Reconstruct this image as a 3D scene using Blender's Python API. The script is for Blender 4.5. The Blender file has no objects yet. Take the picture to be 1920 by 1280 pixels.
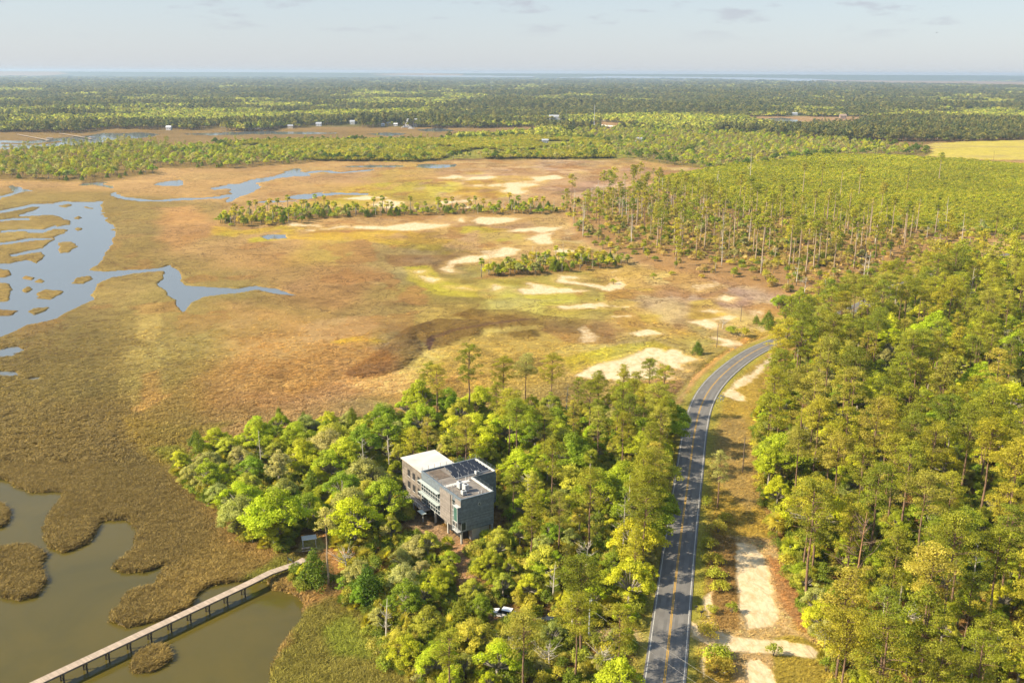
import bpy, math, random
import numpy as np
from mathutils import Vector
random.seed(7); rng = np.random.default_rng(11)
SC = bpy.context.scene; COL = SC.collection
# ------------------------------------------------------------------ camera, sky, sun, exposure
H, F = 100.0, 1800.0
PITCH = math.atan(504 / F); ROLL = math.radians(0.24)
cam = bpy.data.objects.new('camera', bpy.data.cameras.new('camera')); COL.objects.link(cam)
cam.data.sensor_width = 36; cam.data.lens = 36 * F / 1920
cam.data.clip_start = 1; cam.data.clip_end = 90000
cam.location = (0, 0, H)
from mathutils import Matrix
ROT = Matrix.Rotation(math.pi / 2 - PITCH, 3, 'X') @ Matrix.Rotation(ROLL, 3, 'Z')
cam.rotation_euler = ROT.to_euler(); SC.camera = cam
M = np.array(ROT)
SUN_EL = math.radians(36); SUN_AZ = (0.965, 0.26)          # horizontal direction the light travels
w = bpy.data.worlds.new('World'); SC.world = w; w.use_nodes = True
nt = w.node_tree; bg = nt.nodes['Background']
sky = nt.nodes.new('ShaderNodeTexSky'); sky.sky_type = 'NISHITA'; sky.sun_disc = False
sky.sun_elevation = SUN_EL; sky.sun_rotation = math.atan2(-SUN_AZ[0], -SUN_AZ[1])
sky.air_density = 1.0; sky.dust_density = 0.6; sky.ozone_density = 1.0
bg.inputs['Strength'].default_value = 0.11
# thin fair-weather clouds low over the horizon
geo = nt.nodes.new('ShaderNodeTexCoord')
sep = nt.nodes.new('ShaderNodeSeparateXYZ'); nt.links.new(geo.outputs['Generated'], sep.inputs[0])
mp = nt.nodes.new('ShaderNodeMapping'); mp.inputs['Scale'].default_value = (1, 1, 4.2)
nt.links.new(geo.outputs['Generated'], mp.inputs[0])
nz = nt.nodes.new('ShaderNodeTexNoise'); nz.inputs['Scale'].default_value = 13; nz.inputs['Detail'].default_value = 6; nz.inputs['Roughness'].default_value = .6
nt.links.new(mp.outputs[0], nz.inputs['Vector'])
rp = nt.nodes.new('ShaderNodeMapRange'); rp.inputs[1].default_value = .53; rp.inputs[2].default_value = .68; rp.interpolation_type = 'SMOOTHSTEP'
nt.links.new(nz.outputs['Fac'], rp.inputs[0])
el = nt.nodes.new('ShaderNodeMapRange'); el.inputs[1].default_value = .022; el.inputs[2].default_value = .06; el.interpolation_type = 'SMOOTHSTEP'
nt.links.new(sep.outputs['Z'], el.inputs[0])
mu = nt.nodes.new('ShaderNodeMath'); mu.operation = 'MULTIPLY'
nt.links.new(rp.outputs[0], mu.inputs[0]); nt.links.new(el.outputs[0], mu.inputs[1])
mu2 = nt.nodes.new('ShaderNodeMath'); mu2.operation = 'MULTIPLY'; mu2.inputs[1].default_value = .55; nt.links.new(mu.outputs[0], mu2.inputs[0])
veil = nt.nodes.new('ShaderNodeMix'); veil.data_type = 'RGBA'; veil.inputs[0].default_value = .8
vr = nt.nodes.new('ShaderNodeValToRGB'); ve = vr.color_ramp.elements; ve[0].position = 0; ve[0].color = (2.62/4, 2.8/4, 3.2/4, 1); ve[1].position = .35; ve[1].color = (1.75/4, 2.4/4, 3.5/4, 1)
q_ = ve.new(.06); q_.color = (2.55/4, 2.88/4, 3.25/4, 1)
vs = nt.nodes.new('ShaderNodeVectorMath'); vs.operation = 'SCALE'; vs.inputs['Scale'].default_value = 4; nt.links.new(sep.outputs['Z'], vr.inputs[0]); nt.links.new(vr.outputs[0], vs.inputs[0]); nt.links.new(vs.outputs[0], veil.inputs[7])
nt.links.new(sky.outputs[0], veil.inputs[6])
mx = nt.nodes.new('ShaderNodeMix'); mx.data_type = 'RGBA'; mx.inputs[7].default_value = (2.35, 2.4, 2.75, 1)
nt.links.new(mu2.outputs[0], mx.inputs[0]); nt.links.new(veil.outputs[2], mx.inputs[6])
nt.links.new(mx.outputs[2], bg.inputs['Color'])
sl = bpy.data.lights.new('sun', 'SUN'); sl.energy = 5.0; sl.angle = math.radians(.53); sl.color = (1, .87, .65)
so = bpy.data.objects.new('sun', sl); COL.objects.link(so)
so.rotation_euler = Vector((SUN_AZ[0] * math.cos(SUN_EL), SUN_AZ[1] * math.cos(SUN_EL), -math.sin(SUN_EL))).to_track_quat('-Z', 'Y').to_euler()
SC.view_settings.view_transform = 'Standard'; SC.view_settings.look = 'None'
SC.view_settings.exposure = 1.0; SC.view_settings.gamma = 1
SC.render.engine = 'CYCLES'
cy = SC.cycles; cy.use_denoising = True; cy.max_bounces = 5; cy.diffuse_bounces = 3; cy.glossy_bounces = 2
cy.transmission_bounces = 3; cy.transparent_max_bounces = 4; cy.volume_bounces = 0; cy.use_adaptive_sampling = True
cy.adaptive_threshold = .02; cy.caustics_reflective = False; cy.caustics_refractive = False

# ------------------------------------------------------------------ surveying: photo position -> place on the ground
def G(x, y, z=0.0):
    d = M @ np.array([(x - 960) / F, (640 - y) / F, -1.0]); t = (z - H) / d[2]
    return float(d[0] * t), float(d[1] * t)
def proj(X, Y, Z=0.0):
    X = np.asarray(X, float); Y = np.asarray(Y, float)
    v = np.stack([X, Y, np.zeros_like(X) + Z - H], -1) @ M
    return 960 + F * v[..., 0] / -v[..., 2], 640 - F * v[..., 1] / -v[..., 2]
def GP(pts, z=0.0): return np.array([G(x, y, z) for x, y in pts])
def mpp(Y): return np.maximum(Y, 60) / F                    # metres across one photo pixel
# ------------------------------------------------------------------ numeric noise
def _h(ix, iy, s):
    n = (ix.astype(np.int64) * 374761393 + iy.astype(np.int64) * 668265263 + s * 974634777) & 0xffffffff
    n = ((n ^ (n >> 13)) * 1274126177) & 0xffffffff
    return ((n ^ (n >> 16)) & 0xffff) / 65535.0
def vnoise(x, y, s=0):
    ix = np.floor(x); iy = np.floor(y); fx = x - ix; fy = y - iy
    fx = fx * fx * (3 - 2 * fx); fy = fy * fy * (3 - 2 * fy)
    a = _h(ix, iy, s); b = _h(ix + 1, iy, s); c = _h(ix, iy + 1, s); d = _h(ix + 1, iy + 1, s)
    return (a + (b - a) * fx) * (1 - fy) + (c + (d - c) * fx) * fy
def fbm(x, y, L, s=0, o=3):
    v = 0; a = .5; t = 0
    for k in range(o): v = v + a * vnoise(x / L * 2 ** k + 17.3 * k, y / L * 2 ** k - 9.1 * k, s + k); t += a; a *= .5
    return v / t - .5                                       # about -.5 .. .5
def ss(a, b, x): t = np.clip((x - a) / (b - a), 0, 1); return t * t * (3 - 2 * t)
def sdf(P, X, Y):                                           # signed distance to a polygon, positive inside
    d = np.full(X.shape, 1e18); ins = np.zeros(X.shape, bool); n = len(P)
    for i in range(n):
        ax, ay = P[i]; bx, by = P[(i + 1) % n]; ex, ey = bx - ax, by - ay
        t = np.clip(((X - ax) * ex + (Y - ay) * ey) / (ex * ex + ey * ey + 1e-9), 0, 1)
        d = np.minimum(d, (X - ax - ex * t) ** 2 + (Y - ay - ey * t) ** 2)
        c = ((ay > Y) != (by > Y)) & (X < ex * (Y - ay) / (by - ay + 1e-12) + ax); ins ^= c
    return np.where(ins, 1, -1) * np.sqrt(d)
def linedist(L, X, Y):
    d = np.full(X.shape, 1e18)
    for i in range(len(L) - 1):
        ax, ay = L[i]; ex, ey = L[i + 1][0] - ax, L[i + 1][1] - ay
        t = np.clip(((X - ax) * ex + (Y - ay) * ey) / (ex * ex + ey * ey + 1e-9), 0, 1)
        d = np.minimum(d, (X - ax - ex * t) ** 2 + (Y - ay - ey * t) ** 2)
    return np.sqrt(d)
def lin(c): c = np.asarray(c, float) / 255; return np.where(c <= .04045, c / 12.92, ((c + .055) / 1.055) ** 2.4)
KEXP = 1.45
def C(r, g, b): return lin((r, g, b)) / KEXP

# ------------------------------------------------------------------ the lie of the land (outlines surveyed from the photo)
WATER = [
 [(-300,640),(0,633),(34,618),(52,608),(103,597),(137,580),(172,563),(165,553),(175,534),(206,519),(258,511),(309,511),(311,522),(299,532),(313,541),(330,556),(337,572),(344,583),(352,574),(363,564),(378,555),(440,550),(474,545),(516,551),(557,555),(516,543),(478,536),(447,541),(392,539),(346,533),(344,521),(330,505),(316,497),(306,503),(241,506),(190,509),(165,506),(186,491),(194,480),(205,462),(212,440),(208,428),(197,419),(200,407),(190,391),(186,379),(147,381),(122,378),(92,384),(62,397),(40,404),(20,420),(0,440),(-300,470)],
 [(-200,372),(0,373),(24,364),(44,360),(60,359),(35,352),(22,348),(15,349),(28,357),(20,363),(0,368),(-200,366)],
 [(213,361),(236,369),(270,374),(340,373),(400,369),(432,366),(436,358),(420,349),(430,345),(450,346),(468,338),(500,334),(528,326),(552,316),(572,323),(580,330),(550,330),(505,338),(480,343),(486,352),(472,361),(450,369),(432,379),(428,374),(436,370),(400,372),(340,377),(270,378),(236,374),(212,366)],
 [(290,346),(310,341),(338,337),(344,343),(330,350),(305,349)], [(486,443),(510,439),(535,441),(530,448),(500,449)],
 [(777,314),(790,308),(853,308),(850,313),(815,316)], [(640,312),(700,310),(760,312),(700,314)], [(540,369),(575,364),(600,362),(592,370),(560,373)],
 [(-200,278),(0,281),(60,279),(120,274),(180,268),(230,262),(275,258),(300,252),(273,249),(190,250),(170,254),(120,258),(60,264),(0,264),(-200,262)],
 [(330,252),(420,249),(480,246),(560,247),(640,250),(560,252),(470,252),(400,254)], [(690,252),(720,249),(768,251),(730,255)], [(780,243),(830,240),(850,246),(800,247)],
 [(1418,228),(1428,223),(1470,221),(1500,226),(1490,233),(1450,232)],
 [(-300,900),(0,899),(20,907),(60,923),(110,927),(113,940),(90,963),(77,993),(90,1027),(117,1038),(133,1033),(167,1017),(180,993),(187,977),(233,977),(253,997),(250,1023),(230,1040),(207,1063),(233,1071),(277,1070),(307,1060),(297,1080),(290,1093),(257,1100),(233,1113),(220,1137),(200,1147),(203,1163),(233,1177),(267,1173),(317,1157),(360,1133),(367,1113),(400,1097),(450,1092),(500,1091),(513,1107),(547,1112),(567,1123),(567,1150),(547,1180),(527,1210),(513,1243),(507,1280),(480,1420),(-300,1420)],
 [(0,655),(30,651),(38,660),(20,668),(-60,672),(-60,650)], [(-40,697),(30,695),(35,702),(-40,706)], [(52,709),(84,706),(80,711)],
]
ISLE = [
 [(-300,400),(0,410),(40,405),(100,402),(133,413),(133,422),(110,426),(84,428),(127,431),(123,438),(104,444),(95,456),(77,467),(88,479),(73,494),(45,490),(20,495),(-300,500)],
 [(0,504),(20,505),(33,512),(14,519),(-60,521),(-60,503)], [(0,530),(22,533),(26,550),(18,566),(-60,572),(-60,528)],
 [(42,520),(55,515),(71,519),(60,526)],[(65,527),(76,521),(88,525),(80,532)],[(40,544),(52,537),(64,542),(54,550)],[(70,550),(90,540),(118,544),(120,552),(97,562),(72,559)],
 [(128,531),(143,519),(165,516),(176,522),(150,533)],[(-40,583),(0,579),(36,583),(22,593),(-40,597)],[(46,586),(60,578),(93,577),(80,586),(60,592)],
 [(105,467),(115,455),(140,452),(146,457),(128,473),(112,474)],[(142,408),(150,403),(161,407),(152,412)],[(133,430),(142,427),(152,430),(143,434)],[(105,394),(110,391),(117,395)],[(155,389),(166,386),(178,391),(168,393)],[(122,405),(130,403),(131,406)],[(106,387),(125,383),(140,385),(124,390)],
 [(-200,1030),(0,1028),(30,1022),(57,1023),(76,1035),(84,1042),(72,1060),(87,1087),(67,1117),(33,1128),(0,1121),(-200,1120)],
 [(249,1245),(262,1222),(290,1206),(315,1208),(327,1222),(322,1240),(290,1256),(256,1258)], [(-60,940),(0,945),(12,962),(11,985),(0,993),(-60,995)],
 [(0,270),(60,273),(120,267),(118,264),(60,269),(0,268)],[(0,275),(33,273),(34,275),(0,277)],
]
CREEK = [[(0,433),(40,429),(78,431),(102,425),(106,428),(78,436),(40,434),(0,438)],[(0,455),(30,451),(62,446),(92,446),(94,450),(62,451),(30,456),(0,460)],[(20,478),(50,471),(84,468),(84,472),(50,476),(22,483)],[(0,412),(25,408),(60,409),(60,412),(25,412),(0,416)],
 [(0,396),(30,390),(60,384),(95,383),(95,386),(60,388),(30,395),(0,401)],[(560,324),(600,320),(640,322),(700,318),(700,320),(640,325),(600,323),(560,327)],[(590,365),(640,362),(690,364),(690,366),(640,365),(592,368)],[(395,352),(430,347),(440,350),(400,356)],
 [(150,345),(190,342),(215,350),(214,353),(188,346),(150,348)],[(470,380),(500,376),(560,378),(500,379)]]
FOREST = dict(
 grove=[(330,880),(420,838),(500,812),(620,802),(740,790),(850,778),(1000,778),(1150,768),(1250,765),(1262,800),(1252,860),(1242,930),(1232,990),(1216,1080),(1200,1180),(1188,1290),(1170,1420),(800,1420),(800,1290),(730,1235),(700,1180),(660,1135),(590,1110),(556,1085),(572,1050),(520,1030),(450,1015),(425,960),(380,930)],
 right=[(1560,1420),(1560,1290),(1550,1240),(1530,1180),(1512,1150),(1495,1110),(1480,1060),(1452,1010),(1432,940),(1424,860),(1420,800),(1432,750),(1462,715),(1475,685),(1500,655),(1540,632),(1600,602),(1680,562),(1740,536),(1790,512),(1900,470),(2200,420),(2200,1420)],
 snags=[(1060,400),(1085,440),(1120,465),(1200,490),(1280,505),(1380,520),(1440,540),(1500,560),(1560,570),(1640,542),(1720,506),(1800,470),(1900,440),(2200,440),(2200,430),(1900,432),(1700,420),(1550,408),(1400,392),(1330,374),(1220,352),(1140,360),(1060,380)],
 plantation=[(1225,340),(1380,308),(1550,292),(1700,296),(1920,312),(2200,322),(2200,445),(1900,440),(1700,428),(1550,415),(1400,398),(1300,370),(1230,350)],
 strip=[(405,416),(440,424),(560,418),(600,408),(840,402),(1060,400),(1060,388),(900,390),(840,392),(640,396),(600,388),(450,402)],
 islet=[(900,520),(960,516),(1100,506),(1180,492),(1150,484),(1000,487),(940,500)],
 peninsula=[(-200,336),(0,336),(170,341),(300,324),(272,314),(420,315),(560,306),(592,300),(620,290),(560,284),(350,277),(250,268),(100,280),(0,290),(-200,292)],
 mid=[(592,301),(780,303),(860,297),(1100,298),(1300,292),(1325,278),(1250,268),(1100,262),(980,256),(850,262),(700,264),(560,264),(400,270),(420,286)],
 east=[(1200,300),(1330,318),(1420,310),(1560,292),(1740,290),(1735,280),(1560,262),(1420,252),(1300,245),(1100,243),(1040,248),(1150,272)],
)
ROADPX = [(1200,1640),(1226,1420),(1246,1280),(1265,1099),(1284,945),(1292,890),(1303,800),(1316,752),(1339,716),(1382,678),(1424,652),(1456,641),(1500,621),(1560,597),(1620,572),(1693,531),(1760,507),(1850,485),(2000,460)]
def chaikin(P, n=2):
    P = np.array(P, float)
    for _ in range(n):
        Q = [P[0]]
        for a, b in zip(P[:-1], P[1:]): Q += [a * .75 + b * .25, a * .25 + b * .75]
        P = np.array(Q + [P[-1]])
    return P
RZ = 1.7
ROAD = chaikin(GP(ROADPX, RZ), 2)
def road_x(Y): return np.interp(Y, ROAD[:, 1], ROAD[:, 0])
ROCK = (-10.87, 189.58); BROT = math.atan2(.54, .842)
def bl(x, y): c, s = math.cos(BROT), math.sin(BROT); return ROCK[0] + c * x - s * y, ROCK[1] + s * x + c * y
WPOLY = [GP(p) for p in WATER]; IPOLY = [GP(p) for p in ISLE]; CPOLY = [GP(p) for p in CREEK]; FPOLY = {k: GP(p, 1.2) for k, p in FOREST.items()}
SAND = [
 [(883,414),(900,408),(950,406),(977,409),(960,415),(920,420),(893,420)],
 [(600,430),(640,421),(720,425),(780,417),(850,420),(830,427),(760,432),(680,429)],[(540,420),(600,421),(600,426),(550,424)],[(850,405),(873,408),(868,416),(854,411)],
 [(953,433),(1000,426),(1063,423),(1050,431),(1020,436),(1000,434)],[(985,449),(1010,439),(1048,433),(1040,441),(1045,452),(1040,458),(1005,459)],
 [(830,504),(840,493),(862,484),(880,479),(905,477),(897,469),(947,463),(980,468),(950,480),(920,488),(890,494),(847,494),(842,503),(863,511),(840,510)],
 [(770,507),(797,507),(787,515),(827,523),(815,530),(790,521)],[(840,537),(870,537),(893,543),(868,543),(845,541)],
 [(967,542),(995,540),(993,529),(1015,533),(1043,540),(1097,545),(1073,549),(985,551)],[(928,534),(948,538),(930,545),(915,545)],
 [(1043,527),(1048,516),(1092,517),(1093,524),(1062,524),(1100,530),(1135,538),(1150,534),(1165,527),(1140,519),(1150,516),(1172,524),(1160,540),(1140,545),(1115,537),(1070,531)],
 [(1130,511),(1153,503),(1177,507),(1150,514)],[(1030,575),(1083,570),(1140,566),(1145,572),(1185,574),(1192,568),(1180,577),(1137,577),(1063,581)],
 [(1279,538),(1300,532),(1330,530),(1357,535),(1330,543),(1311,548)],[(1336,561),(1357,553),(1382,558),(1371,567)],
 [(1316,583),(1329,571),(1362,585),(1339,587)],[(1300,604),(1325,599),(1347,609),(1332,615)],[(1343,598),(1360,592),(1380,593),(1366,600)],
 [(1336,632),(1364,636),(1382,643),(1362,649),(1345,647),(1364,642)],
 [(1236,661),(1261,655),(1281,666),(1311,674),(1283,681),(1284,695),(1256,690),(1232,676)],[(1225,705),(1250,700),(1268,710),(1245,716)],
 [(1078,704),(1113,686),(1150,676),(1190,660),(1215,653),(1240,655),(1235,690),(1250,710),(1160,714)],
 [(817,334),(847,328),(865,331),(840,336)],[(860,333),(933,330),(915,336),(880,337)],[(985,333),(1040,328),(1062,333),(1010,338)],
 [(870,347),(920,345),(980,339),(1020,337),(1012,347),(975,352),(990,363),(960,364),(938,356),(945,351),(890,351)],
 [(693,384),(725,374),(767,380),(733,390)],[(815,381),(860,373),(905,372),(880,380),(830,384)],[(600,388),(640,384),(636,390)],[(640,372),(690,368),(720,371),(680,376)],
 [(868,388),(905,384),(900,388),(876,390)],[(1028,471),(1045,467),(1075,471),(1060,477)],[(560,430),(590,429),(585,433)],
 [(1180,624),(1215,620),(1240,626),(1200,629)],[(1150,592),(1180,590),(1175,593)],
]
YELLOW = [
 [(450,432),(520,424),(600,428),(760,430),(900,424),(990,438),(1000,465),(960,478),(900,470),(840,478),(700,452),(560,448),(470,455)],
 [(540,388),(600,372),(650,352),(800,336),(940,331),(1050,333),(1010,350),(960,366),(900,376),(700,392)],
 [(755,500),(800,500),(830,525),(920,545),(1000,552),(1160,545),(1240,540),(1180,560),(1060,562),(920,560),(830,550),(770,528)],
 [(1000,566),(1130,560),(1200,566),(1160,582),(1050,585)],[(1295,565),(1330,560),(1362,590),(1330,602),(1296,598)],
 [(1060,672),(1130,650),(1220,640),(1260,652),(1180,690),(1080,700)],[(1160,590),(1240,590),(1240,620),(1180,640)],[(620,640),(680,630),(720,640),(680,655)],
 [(400,425),(450,432),(440,445),(400,440)]]
# (outline, colour, edge softness in photo pixels)
PAINT = [
 ([(-400,300),(2300,300),(2300,1500),(-400,1500)], (190,152,94), 2),
 ([(-400,350),(215,360),(420,385),(430,440),(300,470),(420,500),(560,530),(720,560),(700,640),(560,700),(430,770),(330,840),(420,1000),(560,1060),(500,1500),(-400,1500)], (158,134,74), 60),
 ([(-400,600),(180,560),(240,640),(230,760),(330,900),(420,1000),(330,1080),(200,1500),(-400,1500)], (138,118,66), 55),
 ([(420,560),(560,600),(720,620),(820,650),(800,720),(600,740),(460,790),(380,760),(420,660)], (178,139,80), 60),
 ([(430,470),(640,480),(860,560),(700,600),(520,560)], (172,134,80), 50),
 ([(300,390),(360,385),(420,430),(330,470),(290,450)], (190,146,88), 20),
 ([(780,560),(1300,590),(1280,640),(1180,640),(1020,720),(720,760),(640,720),(760,640)], (202,158,84), 40),
 ([(1060,400),(1180,480),(1480,520),(1480,600),(1380,650),(1280,620),(1180,560),(1190,500),(1040,470),(1040,420)], (184,146,108), 20),
 ([(500,330),(1300,300),(1200,350),(1060,380),(640,350)], (190,150,100), 16),
 ([(255,590),(270,572),(300,566),(308,580),(300,625),(285,640),(262,632)], (186,158,88), 5),
 ([(230,650),(300,636),(318,680),(300,745),(262,768),(245,760),(228,700)], (168,146,84), 16),
 ([(263,700),(298,690),(302,740),(262,762)], (176,142,82), 8),
 ([(240,770),(290,745),(330,735),(260,775)], (186,152,90), 4),
 ([(660,690),(640,705),(655,712),(700,708),(760,690),(782,668),(800,655),(780,630),(810,655),(900,632),(905,618),(1000,610),(980,600),(880,600),(820,597),(760,615),(720,650)], (146,106,54), 6),
 ([(840,590),(880,580),(960,582),(1030,592),(1100,600),(1160,600),(1060,608),(960,612),(900,604)], (156,112,56), 5),
 ([(802,656),(803,638),(814,630),(820,640),(812,655)], (98,64,44), 1.5), ([(812,634),(850,621),(880,612),(960,603),(1010,599),(1010,602),(960,607),(885,617),(855,626),(818,638)], (128,88,56), 1.2),
 ([(930,625),(1000,618),(1010,632),(960,634)], (158,120,60), 3), ([(1030,600),(1150,605),(1150,645),(1060,640),(1010,620)], (176,128,74), 8),
 ([(600,452),(600,436),(660,430),(676,433),(640,444)], (176,130,78), 3),
 ([(720,478),(850,478),(880,500),(800,500),(740,500),(720,492)], (172,124,76), 8),
 ([(800,490),(835,485),(828,500),(850,512),(890,520),(940,525),(900,530),(850,532),(830,520),(806,505)], (168,122,76), 3),
 ([(900,425),(935,435),(930,442),(905,436)], (166,120,66), 2), ([(890,448),(925,446),(920,451),(895,452)], (166,122,60), 2),
 ([(862,484),(875,480),(885,484),(870,487)], (176,134,84), 1.5), ([(880,474),(900,471),(908,474),(890,477)], (176,134,84), 1.5),
 ([(940,524),(1010,525),(1040,532),(990,538),(940,534)], (160,122,62), 3),
 ([(1200,690),(1245,700),(1290,720),(1280,770),(1200,770)], (176,130,78), 8),
 ([(1430,600),(1500,580),(1490,610),(1440,630),(1340,680),(1290,730),(1270,760),(1262,750),(1300,690),(1380,640)], (170,138,70), 6),
 ([(1300,700),(1360,655),(1400,632),(1405,637),(1370,662),(1310,715),(1290,745),(1283,742)], (206,146,86), 1.5),
 ([(230,780),(330,800),(440,790),(340,850),(400,900),(330,890),(250,850)], (158,134,64), 14),
 ([(270,845),(330,838),(350,850),(420,910),(400,930),(330,880)], (150,142,52), 8),
 ([(400,890),(420,920),(430,970),(412,968),(385,920)], (180,132,80), 5),
 ([(500,1060),(545,1030),(575,1045),(548,1070),(470,1092),(440,1090)], (146,142,58), 8),
 ([(560,1150),(620,1120),(700,1160),(740,1230),(820,1280),(820,1500),(480,1500),(510,1250),(545,1190)], (146,136,60), 8),
 ([(600,1180),(660,1150),(720,1200),(700,1240),(620,1230)], (148,152,54), 14),
]
FLOORS = dict(grove=(132,104,58), right=(146,112,64), snags=(172,134,84), plantation=(150,150,50), strip=(150,120,66), islet=(158,122,70), peninsula=(140,116,62), mid=(156,150,62), east=(140,124,62))
LATE = [
 ([(1290,780),(1315,745),(1345,715),(1400,672),(1440,668),(1432,750),(1425,860),(1432,940),(1450,1010),(1478,1060),(1495,1110),(1530,1180),(1560,1290),(1560,1440),(1260,1440),(1290,1200),(1318,900)], (178,150,66), 5),
 ([(1362,1004),(1455,1008),(1492,1185),(1365,1196)], (204,172,120), 10),
 ([(1290,1160),(1560,1190),(1570,1250),(1400,1245),(1290,1210)], (198,168,114), 8),
 ([(1375,1225),(1465,1225),(1480,1400),(1365,1400)], (200,168,116), 10),
 ([(1325,790),(1400,780),(1415,860),(1425,940),(1400,960),(1340,900),(1318,860)], (174,146,84), 12),
 ([(1335,1000),(1378,1010),(1385,1180),(1345,1180),(1322,1100)], (156,124,72), 6),
 ([(1300,1060),(1315,1000),(1330,1000),(1318,1100),(1312,1160),(1296,1165)], (172,164,62), 4),
 ([(1440,1040),(1480,1060),(1500,1120),(1535,1190),(1500,1180),(1455,1120)], (182,136,86), 8),
 ([(1450,1195),(1500,1190),(1560,1210),(1600,1300),(1560,1440),(1450,1300)], (168,148,62), 8),
 ([(600,1000),(640,1010),(700,1010),(720,1060),(690,1100),(640,1090),(622,1060),(608,1030)], (182,138,84), 10),
 ([(700,1065),(745,1060),(750,1090),(720,1100)], (190,140,70), 6),
 ([(840,985),(880,1020),(890,1100),(862,1110),(850,1040),(820,1010)], (190,150,110), 5),
 ([(1110,1176),(1160,1182),(1215,1190),(1225,1200),(1212,1212),(1150,1204),(1100,1200)], (205,178,140), 3),
 ([(900,1135),(1010,1150),(1100,1180),(1100,1200),(1000,1180),(900,1160)], (150,120,90), 5),
 ([(730,900),(780,960),(860,1000),(850,1020),(760,985),(720,930)], (176,146,112), 6),
 ([(565,1012),(600,1008),(615,1022),(600,1032),(560,1030)], (186,172,96), 5),
]
LSAND = [
 [(1378,1018),(1395,1014),(1415,1018),(1425,1030),(1438,1060),(1440,1090),(1452,1130),(1458,1160),(1448,1175),(1400,1178),(1386,1150),(1378,1090)],
 [(1296,1168),(1330,1182),(1380,1192),(1440,1198),(1520,1205),(1545,1222),(1535,1236),(1480,1228),(1400,1224),(1340,1218),(1296,1192)],
 [(1402,1238),(1425,1232),(1448,1262),(1460,1300),(1450,1420),(1385,1420),(1395,1280)],
 [(1318,1122),(1330,1110),(1338,1140),(1326,1160),(1320,1150)],[(1310,1250),(1318,1222),(1324,1240),(1316,1270)],
 [(1353,742),(1365,728),(1400,700),(1440,668),(1452,662),(1452,672),(1425,700),(1400,722),(1378,732),(1395,744),(1402,752),(1376,750)],
 [(1560,1225),(1600,1232),(1640,1252),(1600,1252)],
]
HAYPX = [(1735,270),(1800,266),(1930,262),(2200,255),(2200,312),(1930,300),(1800,298),(1745,292),(1745,280)]
FIELD2 = [(1570,250),(1640,245),(1700,246),(1690,252),(1600,256)]
HAY = GP(HAYPX, 1); HAY2 = GP(FIELD2, 1)
FARMARSH = [
 [(-300,262),(-300,245),(150,250),(185,242),(330,245),(480,247),(600,240),(900,241),(1010,238),(1010,252),(850,262),(560,268),(260,262),(100,285),(-300,285)],
 [(-500,137),(-100,134),(100,134),(130,138),(90,142),(-500,146)],[(690,139),(780,137),(870,139),(860,143),(740,143)],
 [(1380,224),(1400,219),(1650,220),(1660,226),(1600,234),(1480,236),(1430,232)],[(1700,224),(1760,220),(2200,222),(2200,230),(1800,230)],
 [(1350,151),(1400,147),(1600,151),(2300,156),(2300,164),(1800,162),(1500,156)],[(1235,152),(1290,151),(1290,155),(1240,156)],[(1085,240),(1120,228),(1200,236),(1150,246)],
 [(1245,282),(1310,276),(1395,272),(1400,280),(1320,284),(1270,296)],
]
FARWATER = [[(1000,147),(1150,143),(1430,146),(1560,149),(1500,153),(1380,150),(1200,149)],[(-400,132.6),(2400,144.2),(2400,143),(-400,131.6)],[(700,141),(1000,143),(1000,145),(800,144)]]
FMP = [GP(p) for p in FARMARSH]; FWP = [GP(p) for p in FARWATER]
SP = [GP(p, .4) for p in SAND]; LSP = [GP(p, 1.3) for p in LSAND]; YP = [GP(p, .4) for p in YELLOW]
PP = [(GP(p, .4), C(*c), s) for p, c, s in PAINT]; LPP = [(GP(p, 1.3), C(*c), s) for p, c, s in LATE]

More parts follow.
